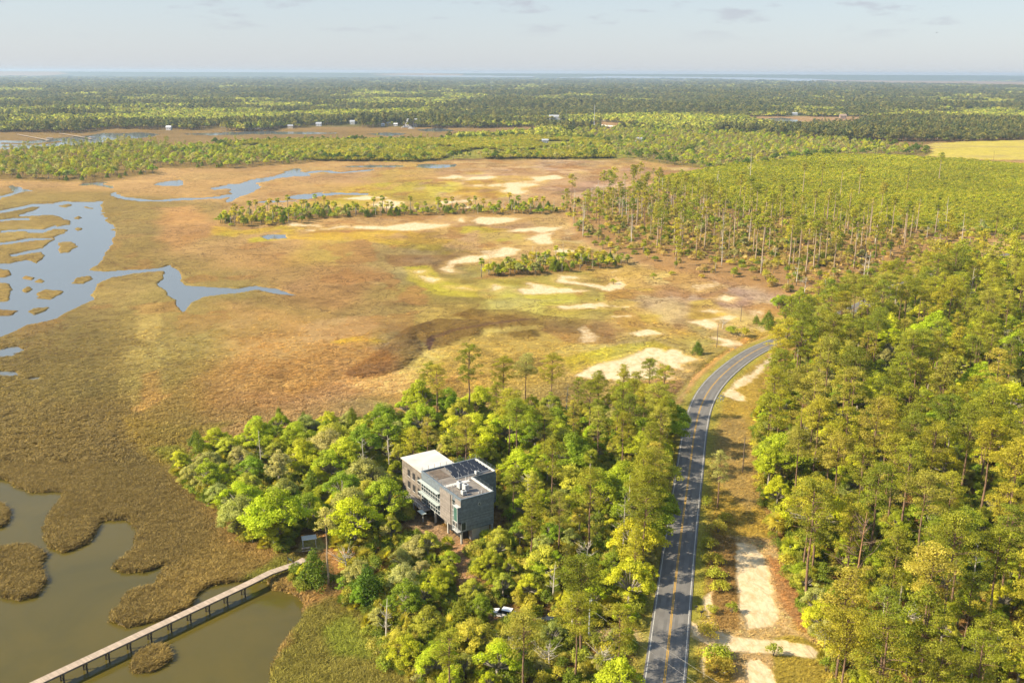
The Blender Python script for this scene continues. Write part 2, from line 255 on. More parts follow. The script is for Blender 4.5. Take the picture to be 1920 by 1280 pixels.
def bbsdf(P, X, Y, pad):
    out = np.full(X.shape, -1e6); lo = P.min(0) - pad; hi = P.max(0) + pad
    m = (X > lo[0]) & (X < hi[0]) & (Y > lo[1]) & (Y < hi[1])
    if m.any(): out[m] = sdf(P, X[m], Y[m])
    return out
def terrain(X, Y, full=True):
    shp = X.shape; X = X.ravel().astype(float); Y = Y.ravel().astype(float); mp_ = mpp(Y)
    sc = np.clip(Y / 400, .4, 6)
    wx = X + sc * (4.0 * fbm(X, Y, 26, 1) + 2.2 * fbm(X, Y, 8, 2)); wy = Y + sc * (9 * fbm(X, Y, 30, 3) + 4 * fbm(X, Y, 9, 4))
    nx = X + sc * (1.6 * fbm(X, Y, 7, 5) + .8 * fbm(X, Y, 2.2, 6)); ny = Y + sc * (3.0 * fbm(X, Y, 8, 7) + 1.2 * fbm(X, Y, 2.5, 8))
    sxx = nx + sc * 3.0 * fbm(X, Y, 16, 15, 2); syy = ny + sc * 7.0 * fbm(X, Y, 18, 16, 2)
    sw = np.full(X.shape, -1e6)
    for P in WPOLY + FWP: sw = np.maximum(sw, bbsdf(P, sxx, syy, 40))
    si = np.full(X.shape, -1e6)
    for P in IPOLY: si = np.maximum(si, bbsdf(P, sxx, syy, 40))
    shore = np.minimum(sw, -si)
    for P in CPOLY: shore = np.maximum(shore, bbsdf(P, sxx, syy, 40))                                     # positive in the water
    rd = linedist(ROAD, X, Y)
    up = np.zeros(X.shape)
    fm = {}
    for k, P in FPOLY.items():
        d = bbsdf(P, wx if k not in ('grove', 'right') else nx, wy if k not in ('grove', 'right') else ny, 60); fm[k] = d; up = np.maximum(up, ss(-5, 5, d))
    far = ss(1700, 2000, Y)
    fmar = np.full(X.shape, -1e6)
    for P in FMP + FWP: fmar = np.maximum(fmar, bbsdf(P, X, Y, 300))
    for P in WPOLY: fmar = np.maximum(fmar, bbsdf(P, X, Y, 300) + 20 * (Y > 1500))
    up = np.maximum(up, far * (1 - ss(-30, 10, fmar)))
    hay = ss(-4, 4, np.maximum(bbsdf(HAY, wx, wy, 80), bbsdf(HAY2, wx, wy, 80)))
    up = np.maximum(up, hay)
    late = np.zeros(X.shape)
    late = ss(-3, 3, bbsdf(LPP[0][0], nx, ny, 30)); up = np.maximum(up, late)
    near = 1 - ss(230, 420, Y)
    lump = (fbm(X, Y, 1.5, 21, 2) * .5 + fbm(X, Y, 5, 22, 2) * .5) * near + fbm(X, Y, 16, 24, 2) * .5
    h = .38 + .5 * lump + .25 * (1 - near) * fbm(X, Y, 6, 23, 2)
    h = h * (1 - up) + (1.25 + .5 * fbm(X, Y, 14, 25, 2)) * up
    mound = np.zeros(X.shape)
    for i in (13, 14, 17): mound = np.maximum(mound, ss(-1, 3.5, bbsdf(PP[i][0], nx, ny, 20)))
    h = h + mound * .9
    bank = np.where(Y > 700, 2.5, 1.1)
    h = h - 1.5 * ss(-bank, bank, shore) - .0 * up
    bx = (X - ROCK[0]) * math.cos(BROT) + (Y - ROCK[1]) * math.sin(BROT); by = -(X - ROCK[0]) * math.sin(BROT) + (Y - ROCK[1]) * math.cos(BROT)
    pad = 1 - ss(3, 9, np.maximum(np.maximum(-bx, bx - 15), np.maximum(-by, by - 30)))
    h = h * (1 - pad) + .9 * pad
    rb = 1 - ss(6.0, 11, rd); h = h * (1 - rb) + (RZ - .14) * rb
    h = h - .5 * np.exp(-((rd - 9.5) / 1.2) ** 2) * (X < road_x(Y)) * (Y > 200) * (Y < 420)
    if not full: return h.reshape(shp)
    col = np.zeros(X.shape + (3,)) + C(150, 122, 70)
    def mix(c, m): np.copyto(col, col * (1 - m[:, None]) + np.asarray(c) * m[:, None])
    for P, c, s in PP:
        d = bbsdf(P, wx, wy, 120) / mp_; mix(c, ss(-s - .6, s + .6, d + (s * 1.2) * fbm(X, Y, 5 + 12 * min(s, 20) / 10, 31, 3)))
    g = fbm(X, Y, 60, 41, 3)[:, None]
    col *= 1 + .35 * g
    yl = np.full(X.shape, -1e6)
    for P in YP: yl = np.maximum(yl, bbsdf(P, wx, wy, 120))
    ym = ss(-9, 9, yl / mp_ + 26 * fbm(X, Y * .5, 18, 51, 4)) * ss(-.25, .12, fbm(X, Y * .6, 12, 52, 3) + .04)
    mix(C(206, 168, 56), ym * .85)
    y2 = ss(.02, .22, fbm(X, Y * .5, 55, 56, 3)) * ss(-160, -60, X - (Y - 330) * -.1) * ss(310, 400, Y) * (1 - ss(1000, 1200, Y)) * (1 - up); mix(C(204, 172, 70), y2 * .6)
    live = (1 - up) * (1 - ss(1500, 1800, Y)) * (.2 + .8 * ss(-150, -30, X)) * ss(200, 300, Y); na = fbm(X, Y * .7, 75, 58, 6); nb = fbm(X, Y * .7, 48, 59, 6)
    base_ = C(192, 148, 88)
    def shift(c, m): np.copyto(col, col * (1 + (np.asarray(c) / base_ - 1) * m[:, None]))
    shift(C(160, 142, 80), ss(.02, .14, na) * live * .7); shift(C(176, 138, 104), ss(.04, .16, nb) * live * .6); shift(C(218, 180, 118), ss(.04, .18, fbm(X, Y * .7, 30, 54, 6)) * live * .6); shift(C(150, 112, 66), ss(.08, .14, fbm(X, Y * .8, 20, 50, 6)) * live * .6)
    gm = ss(.0, .3, fbm(X, Y * .6, 30, 53, 3)) * ym; mix(C(184, 172, 58), gm * .8)
    bs = ss(.10, .15, fbm(X, Y * .7, 22, 55, 5)); bs2 = ss(.13, .18, fbm(X, Y * .6, 45, 57, 5)) * (1 - up) * ss(300, 350, Y) * (1 - ss(1500, 1700, Y)); mix(C(196, 160, 108), bs2 * .6 * ss(-150, -60, X)); bs = bs * ss(330, 420, Y) * (1 - ss(1500, 1700, Y)) * ss(-380, -60, X + .0 * Y); mix(C(168, 122, 68), bs * .65)
    sd = np.full(X.shape, -1e6)
    for P in SP: sd = np.maximum(sd, bbsdf(P, X + (nx - X) * 1.0, Y + (ny - Y) * 1.3, 40))
    sm = sd / mp_
    sand = np.clip(.42 + sm / 26, 0, 1) + (1.5 * fbm(X, Y * .4, 14, 61, 4) + .5 * fbm(X, Y * .45, 4, 66, 3)) * ss(-26, -8, sm); pan = ss(.13, .27, fbm(X, Y * .42, 26, 65, 4)) * ss(-.02, .12, fbm(X, Y * .5, 90, 67, 2)) * ss(-90, -20, X) * ss(300, 340, Y) * (1 - ss(1000, 1150, Y)) * (1 - up) * (shore < -4); sand = np.maximum(sand, pan * .68); halo = ss(-22, 0, sm) * (1 - far)
    mix(C(222, 186, 112), halo * .45 * (X > -250))
    for k, d in fm.items(): mix(C(*FLOORS[k]), ss(-4, 4, d) * (.9 if k not in ('plantation', 'mid') else 1))
    mix(C(90, 98, 44), far * (1 - ss(-40, 10, fmar)))
    mix(C(182, 146, 100), far * ss(-40, 10, fmar) * (1 - ss(5000, 9000, Y) * .3))
    mix(C(210, 192, 84), hay); mix(C(192, 170, 100), hay * ss(.0, .2, fbm(X * .3, Y, 20, 71, 3)) * .8)
    for i, (P, c, s) in enumerate(LPP):
        d = bbsdf(P, nx, ny, 60) / mp_; mix(c, ss(-s, s, d + s * .9 * fbm(X, Y, 3.5, 81 + i, 3)))
    ld = np.full(X.shape, -1e6)
    for P in LSP: ld = np.maximum(ld, bbsdf(P, nx, ny, 40))
    lsm = np.clip(.46 + ld / mp_ / 20, 0, 1) + .8 * fbm(X, Y, 4, 91, 4) * (ld / mp_ > -9); sand = np.maximum(sand, lsm)
    mix(C(166, 158, 66), (1 - ss(4.2, 7.5, rd + 1.5 * fbm(X, Y, 4, 95))) * (1 - np.clip(lsm, 0, 1)) * .85)
    mud = ss(-.8, .7, shore + 1.2 * fbm(X, Y, 4, 97)) ; mix(C(92, 78, 50), mud * .8)
    return h.reshape(shp), col.reshape(shp + (3,)), sand.reshape(shp), np.maximum(up, rb).reshape(shp), shore.reshape(shp), rd.reshape(shp)

# ------------------------------------------------------------------ materials
MATS = {}
def mat(name, col, rough=.8, noise=0, nscale=3.0, metal=0, spec=.3, bump=0, stripes=None):
    if name in MATS: return MATS[name]
    m = bpy.data.materials.new(name); m.use_nodes = True; n = m.node_tree; b = n.nodes['Principled BSDF']
    b.inputs['Roughness'].default_value = rough; b.inputs['Metallic'].default_value = metal; b.inputs['Specular IOR Level'].default_value = spec
    tc = n.nodes.new('ShaderNodeTexCoord'); t = n.nodes.new('ShaderNodeTexNoise'); t.inputs['Scale'].default_value = nscale; t.inputs['Detail'].default_value = 4
    n.links.new(tc.outputs['Object'], t.inputs['Vector'])
    r = n.nodes.new('ShaderNodeMapRange'); r.inputs[1].default_value = .3; r.inputs[2].default_value = .7; r.inputs[3].default_value = 1 - noise; r.inputs[4].default_value = 1 + noise
    n.links.new(t.outputs['Fac'], r.inputs[0])
    vm = n.nodes.new('ShaderNodeVectorMath'); vm.operation = 'SCALE'; vm.inputs[0].default_value = col; n.links.new(r.outputs[0], vm.inputs['Scale'])
    out = vm.outputs[0]
    if stripes:                                             # boards: (axis, boards per metre, darkness of the joints)
        ax, fr, dk = stripes
        sx = n.nodes.new('ShaderNodeSeparateXYZ'); n.links.new(tc.outputs['Object'], sx.inputs[0])
        a = n.nodes.new('ShaderNodeMath'); a.operation = 'MULTIPLY'; a.inputs[1].default_value = fr; n.links.new(sx.outputs[ax], a.inputs[0])
        fl = n.nodes.new('ShaderNodeMath'); fl.operation = 'FLOOR'; n.links.new(a.outputs[0], fl.inputs[0])
        wn = n.nodes.new('ShaderNodeTexWhiteNoise'); wn.noise_dimensions = '1D'; n.links.new(fl.outputs[0], wn.inputs['W'])
        fr_ = n.nodes.new('ShaderNodeMath'); fr_.operation = 'FRACT'; n.links.new(a.outputs[0], fr_.inputs[0])
        g = n.nodes.new('ShaderNodeMath'); g.operation = 'GREATER_THAN'; g.inputs[1].default_value = .9; n.links.new(fr_.outputs[0], g.inputs[0])
        k = n.nodes.new('ShaderNodeMath'); k.operation = 'MULTIPLY_ADD'; k.inputs[1].default_value = -dk; k.inputs[2].default_value = 1; n.links.new(g.outputs[0], k.inputs[0])
        k2 = n.nodes.new('ShaderNodeMath'); k2.operation = 'MULTIPLY_ADD'; k2.inputs[1].default_value = .3; k2.inputs[2].default_value = .85; n.links.new(wn.outputs['Value'], k2.inputs[0])
        k3 = n.nodes.new('ShaderNodeMath'); k3.operation = 'MULTIPLY'; n.links.new(k.outputs[0], k3.inputs[0]); n.links.new(k2.outputs[0], k3.inputs[1])
        v2 = n.nodes.new('ShaderNodeVectorMath'); v2.operation = 'SCALE'; n.links.new(out, v2.inputs[0]); n.links.new(k3.outputs[0], v2.inputs['Scale']); out = v2.outputs[0]
    n.links.new(out, b.inputs['Base Color'])
    if bump:
        bp = n.nodes.new('ShaderNodeBump'); bp.inputs['Strength'].default_value = bump; bp.inputs['Distance'].default_value = .05
        n.links.new(t.outputs['Fac'], bp.inputs['Height']); n.links.new(bp.outputs[0], b.inputs['Normal'])
    MATS[name] = m; return m
def leaf_material(name, trans, tm=(1.2, 1.2, .65)):
    m = bpy.data.materials.new(name); m.use_nodes = True; n = m.node_tree; b = n.nodes['Principled BSDF']; o = n.nodes['Material Output']
    at = n.nodes.new('ShaderNodeAttribute'); at.attribute_type = 'INSTANCER'; at.attribute_name = 'tint'
    lv = n.nodes.new('ShaderNodeAttribute'); lv.attribute_name = 'lv'
    r = n.nodes.new('ShaderNodeMapRange'); r.inputs[3].default_value = .62; r.inputs[4].default_value = 1.38; n.links.new(lv.outputs['Fac'], r.inputs[0])
    v = n.nodes.new('ShaderNodeVectorMath'); v.operation = 'SCALE'; n.links.new(at.outputs['Color'], v.inputs[0]); n.links.new(r.outputs[0], v.inputs['Scale'])
    n.links.new(v.outputs[0], b.inputs['Base Color']); b.inputs['Roughness'].default_value = .6; b.inputs['Specular IOR Level'].default_value = .25
    tr = n.nodes.new('ShaderNodeBsdfTranslucent'); v2 = n.nodes.new('ShaderNodeVectorMath'); v2.operation = 'MULTIPLY'; v2.inputs[1].default_value = tm
    n.links.new(v.outputs[0], v2.inputs[0]); n.links.new(v2.outputs[0], tr.inputs[0])
    mx_ = n.nodes.new('ShaderNodeMixShader'); mx_.inputs[0].default_value = trans
    n.links.new(b.outputs[0], mx_.inputs[1]); n.links.new(tr.outputs[0], mx_.inputs[2]); n.links.new(mx_.outputs[0], o.inputs['Surface'])
    return m
def up_normals(m):                                           # thin blades take the light of the turf they stand in
    n_ = m.node_tree; g_ = n_.nodes.new('ShaderNodeNewGeometry'); v_ = n_.nodes.new('ShaderNodeVectorMath'); v_.operation = 'MULTIPLY_ADD'; v_.inputs[1].default_value = (.45, .45, .45); v_.inputs[2].default_value = (-.3, 0, 1)
    n_.links.new(g_.outputs['Normal'], v_.inputs[0]); w_ = n_.nodes.new('ShaderNodeVectorMath'); w_.operation = 'NORMALIZE'; n_.links.new(v_.outputs[0], w_.inputs[0]); n_.links.new(w_.outputs[0], n_.nodes['Principled BSDF'].inputs['Normal'])
LEAF = leaf_material('foliage', .42); BLADE = leaf_material('grass_blade', .35, (1.05, 1.05, .95)); up_normals(BLADE)
BARK = mat('pine_bark', (.20, .125, .08), .9, .35, 1.5); GBARK = mat('grey_bark', (.27, .24, .19), .9, .35, 1.2); PBARK = mat('pale_pine_bark', (.37, .28, .19), .9, .3, 1.2); DEADW = mat('dead_wood', (.50, .45, .37), .9, .25, 1.0)
def bark_at(): pass

# ------------------------------------------------------------------ mesh helpers
def link(o, parent=None):
    COL.objects.link(o)
    if parent: o.parent = parent
    return o
def tag(o, label=None, cat=None, group=None, kind=None):
    for k, v in (('label', label), ('category', cat), ('group', group), ('kind', kind)):
        if v: o[k] = v
    return o
def empty(name, loc, rz=0, **k):
    o = bpy.data.objects.new(name, None); o.location = loc; o.rotation_euler = (0, 0, rz); o.empty_display_size = .3; link(o); return tag(o, **k)
class MB:
    def __init__(s): s.v = []; s.f = []
    def add(s, v, f): o = len(s.v); s.v += [tuple(p) for p in v]; s.f += [tuple(i + o for i in q) for q in f]; return s
    def box(s, x0, x1, y0, y1, z0, z1, bev=0):
        if bev:
            b = min(bev, abs(x1-x0)*.3, abs(y1-y0)*.3, abs(z1-z0)*.3); R = []
            for z, i in ((z0, b), (z0 + b, 0), (z1 - b, 0), (z1, b)): R.append([(x0+i+(b if 0 else 0), y0+i, z), (x1-i, y0+i, z), (x1-i, y1-i, z), (x0+i, y1-i, z)])
            return s.rings(R)
        return s.add([(x0,y0,z0),(x1,y0,z0),(x1,y1,z0),(x0,y1,z0),(x0,y0,z1),(x1,y0,z1),(x1,y1,z1),(x0,y1,z1)], [(3,2,1,0),(4,5,6,7),(0,1,5,4),(1,2,6,5),(2,3,7,6),(3,0,4,7)])
    def rings(s, R, cap=True):
        o = len(s.v); n = len(R[0])
        for r in R: s.v += [tuple(p) for p in r]
        for k in range(len(R) - 1):
            for i in range(n): j = (i + 1) % n; s.f.append((o+k*n+i, o+k*n+j, o+(k+1)*n+j, o+(k+1)*n+i))
        if cap: s.f.append(tuple(o + i for i in range(n))[::-1]); s.f.append(tuple(o + (len(R)-1)*n + i for i in range(n)))
        return s
    def tube(s, pts, rad, n=5):
        pts = [Vector(p) for p in pts]; R = []
        for i, p in enumerate(pts):
            d = (pts[min(i+1, len(pts)-1)] - pts[max(i-1, 0)]).normalized()
            a = d.cross(Vector((0, 0, 1)) if abs(d.z) < .9 else Vector((1, 0, 0))).normalized(); b = d.cross(a); r = rad[i] if hasattr(rad, '__len__') else rad
            R.append([p + (a * math.cos(t) + b * math.sin(t)) * r for t in [2*math.pi*k/n for k in range(n)]])
        return s.rings(R)
    def prism(s, poly, z0, z1): return s.rings([[(x, y, z0) for x, y in poly], [(x, y, z1) for x, y in poly]])
    def build(s, name, m, parent=None, smooth=False):
        me = bpy.data.meshes.new(name); me.from_pydata(s.v, [], s.f); me.materials.append(m)
        if smooth: me.shade_smooth()
        me.update(); return link(bpy.data.objects.new(name, me), parent)
def npmesh(name, V, Fq, m, lv=None):
    me = bpy.data.meshes.new(name); k = Fq.shape[1]; n = len(Fq)
    me.vertices.add(len(V)); me.vertices.foreach_set('co', V.astype(np.float32).ravel())
    me.loops.add(n * k); me.loops.foreach_set('vertex_index', Fq.astype(np.int32).ravel())
    me.polygons.add(n); me.polygons.foreach_set('loop_start', np.arange(n, dtype=np.int32) * k); me.polygons.foreach_set('loop_total', np.full(n, k, np.int32))
    if m: me.materials.append(m)
    me.update(calc_edges=True)
    if lv is not None:
        a = me.attributes.new('lv', 'FLOAT', 'POINT'); a.data.foreach_set('value', lv.astype(np.float32))
    return me
def leaves(r, cen, nrm, size, asp=.6, lv=None):
    n = len(cen); nrm = nrm / (np.linalg.norm(nrm, axis=1, keepdims=True) + 1e-9)
    t = r.normal(size=(n, 3)); t -= nrm * (t * nrm).sum(1, keepdims=True); t /= np.linalg.norm(t, axis=1, keepdims=True) + 1e-9; b = np.cross(nrm, t)
    s = (size * r.uniform(.7, 1.3, n))[:, None] * .5
    V = np.stack([cen - t * s, cen - b * s * asp + nrm * s * .15, cen + t * s, cen + b * s * asp + nrm * s * .15], 1).reshape(-1, 3)
    Fq = np.arange(4 * n).reshape(n, 4)
    lv = r.uniform(0, 1, n) if lv is None else lv
    return V, Fq, np.repeat(lv, 4)
def sphere_dirs(r, n, up=-.4):
    d = r.normal(size=(n * 3, 3)); d /= np.linalg.norm(d, axis=1, keepdims=True); d = d[d[:, 2] > up][:n]
    while len(d) < n: d = np.concatenate([d, d])[:n]
    return d
def clump_leaves(r, cl, per, size, asp=.6, jit=.5, up=-.35):
    """cl: rows x,y,z,rx,rz; leaves spread through the outer half of every clump"""
    cs, ns, lv = [], [], []
    for c in cl:
        n = max(6, int(per * (c[3] ** 2) * r.uniform(.75, 1.2))); d = sphere_dirs(r, n, up); q = (r.uniform(.5, 1.08, n) + (r.uniform(size=n) < .22) * r.uniform(0, .55, n))[:, None]
        cs.append(c[:3] + d * q * np.array([c[3], c[3], c[4]])); ns.append(d + r.normal(size=(n, 3)) * jit + np.array([0, 0, .35]))
        lv.append(np.clip(r.uniform(.15, .85) + r.normal(size=n) * .16, 0, 1))
    return leaves(r, np.concatenate(cs), np.concatenate(ns), size, asp, np.concatenate(lv))

# tree kinds: each returns (trunk mesh, crown mesh); origin at the foot of the trunk
def mk_pine(seed, Ht=20, R=3.2, low=.52, per=26, size=.62, dens=1.0, bare=False, lod=0):
    r = np.random.default_rng(seed); tb = MB(); ph = r.uniform(0, 6.28); lean = r.uniform(.1, .5)
    ax = lambda z: np.array([math.cos(ph) * lean * (z / Ht) ** 2 + .12 * math.sin(z * .5), math.sin(ph) * lean * (z / Ht) ** 2, z])
    zs = np.linspace(-.4, Ht * .96, 8); tb.tube([ax(z) for z in zs], [(.3 if low > .7 else .24) * Ht / 20 * (1 - .8 * max(z, 0) / Ht) + .02 for z in zs], 6)
    cl = []
    n = int((50 if not lod else 18) * dens)
    for k in range(n):
        t = (k + r.uniform(0, 1)) / n; z = Ht * (low + (1 - low) * t); prof = math.sin(math.pi * min(1, .22 + t * .72)) ** .7
        a = r.uniform(0, 6.28); rad = R * prof * r.uniform(.25, 1.0); b = ax(z)
        c = b + np.array([math.cos(a) * rad, math.sin(a) * rad, r.uniform(.2, .9)])
        cr = r.uniform(.5, 1.08) * R / 3.6 * (1 if not lod else 1.5); cl.append([c[0], c[1], c[2], cr, cr * r.uniform(.38, .6)])
        if not lod or k % 2 == 0: tb.tube([b - [0, 0, .5], (b + c) / 2 - [0, 0, .1], c], [.06, .045, .02], 3)
    cl.append([*ax(Ht * .98), R * .3, R * .3])
    if not lod:
        for k in range(5):
            z = Ht * r.uniform(low * .55, low); a = r.uniform(0, 6.28); b = ax(z); L = r.uniform(.8, 2.2); tb.tube([b, b + [math.cos(a) * L, math.sin(a) * L, r.uniform(-.1, .5)]], [.05, .02], 3)
    return tb, np.array(cl), dict(per=per, size=size, asp=.42, jit=.6, up=-.5)
def mk_oak(seed, Ht=11, R=5.2, per=30, size=.5, ncl=34, sprawl=1.0, lod=0):
    r = np.random.default_rng(seed); tb = MB(); cl = []; top = Ht * .42
    tb.tube([(0, 0, -.4), (.1, .05, top * .5), (.15, -.1, top)], [.42 * Ht / 11, .33 * Ht / 11, .26 * Ht / 11], 7)
    ncl = int(ncl * 1.7); k = 0; lob = [(r.uniform(0, 6.28), r.uniform(.55, 1.0), r.uniform(.6, 1.0)) for _ in range(6)]
    while k < ncl:
        a, rr, hh = lob[k % 6]; a += r.normal() * .5; rr = min(1, abs(rr + r.normal() * .25)); ph = r.uniform(0, 1) ** .7
        x, y = math.cos(a) * R * rr * math.sqrt(1 - .55 * ph * ph), math.sin(a) * R * rr * math.sqrt(1 - .55 * ph * ph)
        dome = math.sqrt(max(.02, 1 - (rr * .92) ** 2)); z = Ht * (.36 + .58 * hh * (dome * (.45 + .55 * ph)))
        cr = r.uniform(.5, 1.15) * R / 5.2 * (1 if not lod else 1.3); z += r.normal() * .35; cl.append([x, y, z, cr, cr * r.uniform(.45, .85)]); k += 1
        if not lod or k % 3 == 0:
            m_ = Vector((x * .45, y * .45, top + (z - top) * .45 - .3)); tb.tube([(.12, -.05, top * .85), m_, (x * .85, y * .85, z - cr * .2)], [.14, .09, .035], 4)
            if not lod and k % 3 == 0:
                q = Vector((x, y, z + cr * .7)); tb.tube([m_, q], [.07, .02], 3)
    cl.append([0, 0, Ht * .8, R * .3, R * .25]); return tb, np.array(cl), dict(per=per, size=size, asp=.7, jit=.55, up=-.45)
def mk_cedar(seed, Ht=7, R=2.4, per=34, size=.45, ncl=26):
    r = np.random.default_rng(seed); tb = MB(); tb.tube([(0, 0, -.4), (0, 0, Ht * .9)], [.16, .03], 5); cl = []
    for k in range(ncl):
        t = (k + .5) / ncl; a = k * 2.4 + r.uniform(-.4, .4); rad = R * (1 - t * .85) * r.uniform(.55, .95); cr = R * (.45 - .26 * t) * r.uniform(.8, 1.2)
        cl.append([math.cos(a) * rad, math.sin(a) * rad, Ht * (.12 + .82 * t) , cr, cr * 1.1])
    cl.append([0, 0, Ht * .95, R * .2, R * .4]); return tb, np.array(cl), dict(per=per, size=size, asp=.4, jit=.5, up=-.7)
def mk_shrub(seed, Ht=2.2, R=1.6, per=40, size=.34, ncl=12):
    r = np.random.default_rng(seed); tb = MB(); cl = []
    for k in range(ncl):
        a = r.uniform(0, 6.28); rad = R * math.sqrt(r.uniform(0, 1)) * .8; z = Ht * (.35 + .5 * (1 - rad / R) * r.uniform(.6, 1.2)); cr = r.uniform(.35, .6) * R
        cl.append([math.cos(a) * rad, math.sin(a) * rad, z, cr * .8, cr * .75])
        if k % 2 == 0: tb.tube([(0, 0, -.2), (math.cos(a) * rad, math.sin(a) * rad, z)], [.06, .02], 3)
    return tb, np.array(cl), dict(per=per, size=size, asp=.6, jit=.6, up=-.2)
def mk_palm(seed, Ht=5, R=1.7):
    r = np.random.default_rng(seed); tb = MB(); tb.tube([(0, 0, -.3), (.1, 0, Ht * .5), (.05, .1, Ht)], [.2, .17, .16], 6)
    V, Q, L = [], [], []
    for k in range(30):
        a = r.uniform(0, 6.28); e = r.uniform(-.9, 1.3); d = np.array([math.cos(a) * math.cos(e), math.sin(a) * math.cos(e), math.sin(e)])
        s = np.array([-math.sin(a), math.cos(a), 0]); up = np.cross(d, s); st = np.array([.05, .1, Ht]) + d * R * .35; o = len(V); lv = r.uniform(0, 1)
        for j in range(9):                                   # a fan of narrow leaflets
            t = (j - 4) / 4 * 1.15; dd = d * math.cos(t) + s * math.sin(t); tip = st + dd * R * r.uniform(.65, .85) - np.array([0, 0, .28 * R * (1 - math.sin(e)) * .6])
            nn = np.cross(dd, up); mid = (st + tip) / 2 + up * .05; V += [st, mid + nn * .09, tip, mid - nn * .09]; Q.append([len(V)-4, len(V)-3, len(V)-2, len(V)-1]); L += [lv] * 4
    return tb, (np.array(V), np.array(Q), np.array(L))
def mk_snag(seed, Ht=15, spread=1.6, nb=14):
    r = np.random.default_rng(seed); tb = MB(); ph = r.uniform(0, 6.28)
    P = [Vector((math.cos(ph) * .5 * t * t, math.sin(ph) * .5 * t * t, Ht * t - .3)) for t in np.linspace(0, 1, 6)]; tb.tube(P, [.26, .22, .18, .14, .09, .04], 6)
    br = MB()
    for k in range(nb):
        t = r.uniform(.4, .97); b = Vector((math.cos(ph) * .5 * t * t, math.sin(ph) * .5 * t * t, Ht * t - .3)); a = r.uniform(0, 6.28); L = spread * (1.25 - t) * r.uniform(.6, 1.6) + .4
        d = Vector((math.cos(a), math.sin(a), r.uniform(.1, .8))); m_ = b + d * L * .6; e = m_ + Vector((d.x + r.normal() * .3, d.y + r.normal() * .3, d.z + .3)) * L * .5
        br.tube([b, m_, e], [.07, .045, .015], 3)
        for q in range(2): f = m_ + Vector((r.normal() * .5, r.normal() * .5, r.uniform(.2, .8))) * L * .5; br.tube([m_, f], [.03, .012], 3)
    return tb, br
def to_mesh(tb, name, m): me = bpy.data.meshes.new(name); me.from_pydata(tb.v, [], tb.f); me.materials.append(m); me.shade_smooth(); me.update(); return me
def variant(kind, seed, **k):
    bark = PBARK if k.get('Ht', 0) in (26, 23, 28, 24) and k.get('low', 0) > .7 else dict(pine=BARK, oak=GBARK, cedar=BARK, shrub=GBARK).get(kind, GBARK); r = np.random.default_rng(seed + 999)
    tb, cl, p = dict(pine=mk_pine, oak=mk_oak, cedar=mk_cedar, shrub=mk_shrub)[kind](seed, **k)
    V, Q, L = clump_leaves(r, cl, p['per'], p['size'], p['asp'], p['jit'], p['up']); return to_mesh(tb, 'trunk', bark), npmesh('crown', V, Q, LEAF, L)
def palm_variant(seed, **k):
    tb, (V, Q, L) = mk_palm(seed, **k); return to_mesh(tb, 'trunk', GBARK), npmesh('fronds', V, Q, LEAF, L)

# ------------------------------------------------------------------ ground sheet, water
print('ground'); 
vy = np.concatenate([np.linspace(1330, 330, 720), np.linspace(329, 142, 290), np.linspace(141.5, 137.2, 16)])
rowsY = np.array([G(960, y)[1] for y in vy]); rowsY = np.concatenate([[-600, -100, 40, 100], rowsY, [60000]])
sx = np.linspace(-1, 1, 860); s_ = np.concatenate([[-12, -4, -2], np.linspace(-1.5, -1.02, 12), sx, np.linspace(1.02, 1.5, 12), [2, 4, 12]])
hw = np.maximum(rowsY, 128) * .575 + 6
Xg = s_[None, :] * hw[:, None]; Yg = np.repeat(rowsY[:, None], len(s_), 1)
Hh, Cc, Sa, Up, Shore, Rd = terrain(Xg, Yg)
nr, nc = Xg.shape; idx = np.arange(nr * nc).reshape(nr, nc)
Q = np.stack([idx[:-1, :-1], idx[:-1, 1:], idx[1:, 1:], idx[1:, :-1]], -1).reshape(-1, 4)
me = npmesh('ground', np.stack([Xg, Yg, Hh], -1).reshape(-1, 3), Q, None); me.shade_smooth()
for nm, arr in (('soil', Cc.reshape(-1, 3)),):
    a = me.attributes.new(nm, 'FLOAT_COLOR', 'POINT'); a.data.foreach_set('color', np.concatenate([arr, np.ones((len(arr), 1))], 1).astype(np.float32).ravel())
for nm, arr in (('sand', Sa), ('upland', Up)):
    a = me.attributes.new(nm, 'FLOAT', 'POINT'); a.data.foreach_set('value', arr.astype(np.float32).ravel())
g = bpy.data.materials.new('marsh_ground'); g.use_nodes = True; n = g.node_tree; b = n.nodes['Principled BSDF']; b.inputs['Roughness'].default_value = .95; b.inputs['Specular IOR Level'].default_value = .08
def nn(t, **k):
    x = n.nodes.new(t)
    for a_, v in k.items(): setattr(x, a_, v)
    return x
tc = nn('ShaderNodeTexCoord'); L_ = n.links.new
def tex(scale, detail=5, dist=0, rough=.6, sc=(1, 1, 1)):
    mp__ = nn('ShaderNodeMapping'); mp__.inputs['Scale'].default_value = sc; L_(tc.outputs['Object'], mp__.inputs[0])
    t = nn('ShaderNodeTexNoise'); t.inputs['Scale'].default_value = scale; t.inputs['Detail'].default_value = detail; t.inputs['Distortion'].default_value = dist; t.inputs['Roughness'].default_value = rough; L_(mp__.outputs[0], t.inputs['Vector']); return t.outputs['Fac']
def mr(src, a, b_, c, d): x = nn('ShaderNodeMapRange'); x.inputs[1].default_value = a; x.inputs[2].default_value = b_; x.inputs[3].default_value = c; x.inputs[4].default_value = d; L_(src, x.inputs[0]); return x.outputs[0]
def mth(op, a, b_): 
    x = nn('ShaderNodeMath', operation=op)
    for i, q in enumerate((a, b_)):
        if isinstance(q, (int, float)): x.inputs[i].default_value = q
        else: L_(q, x.inputs[i])
    return x.outputs[0]
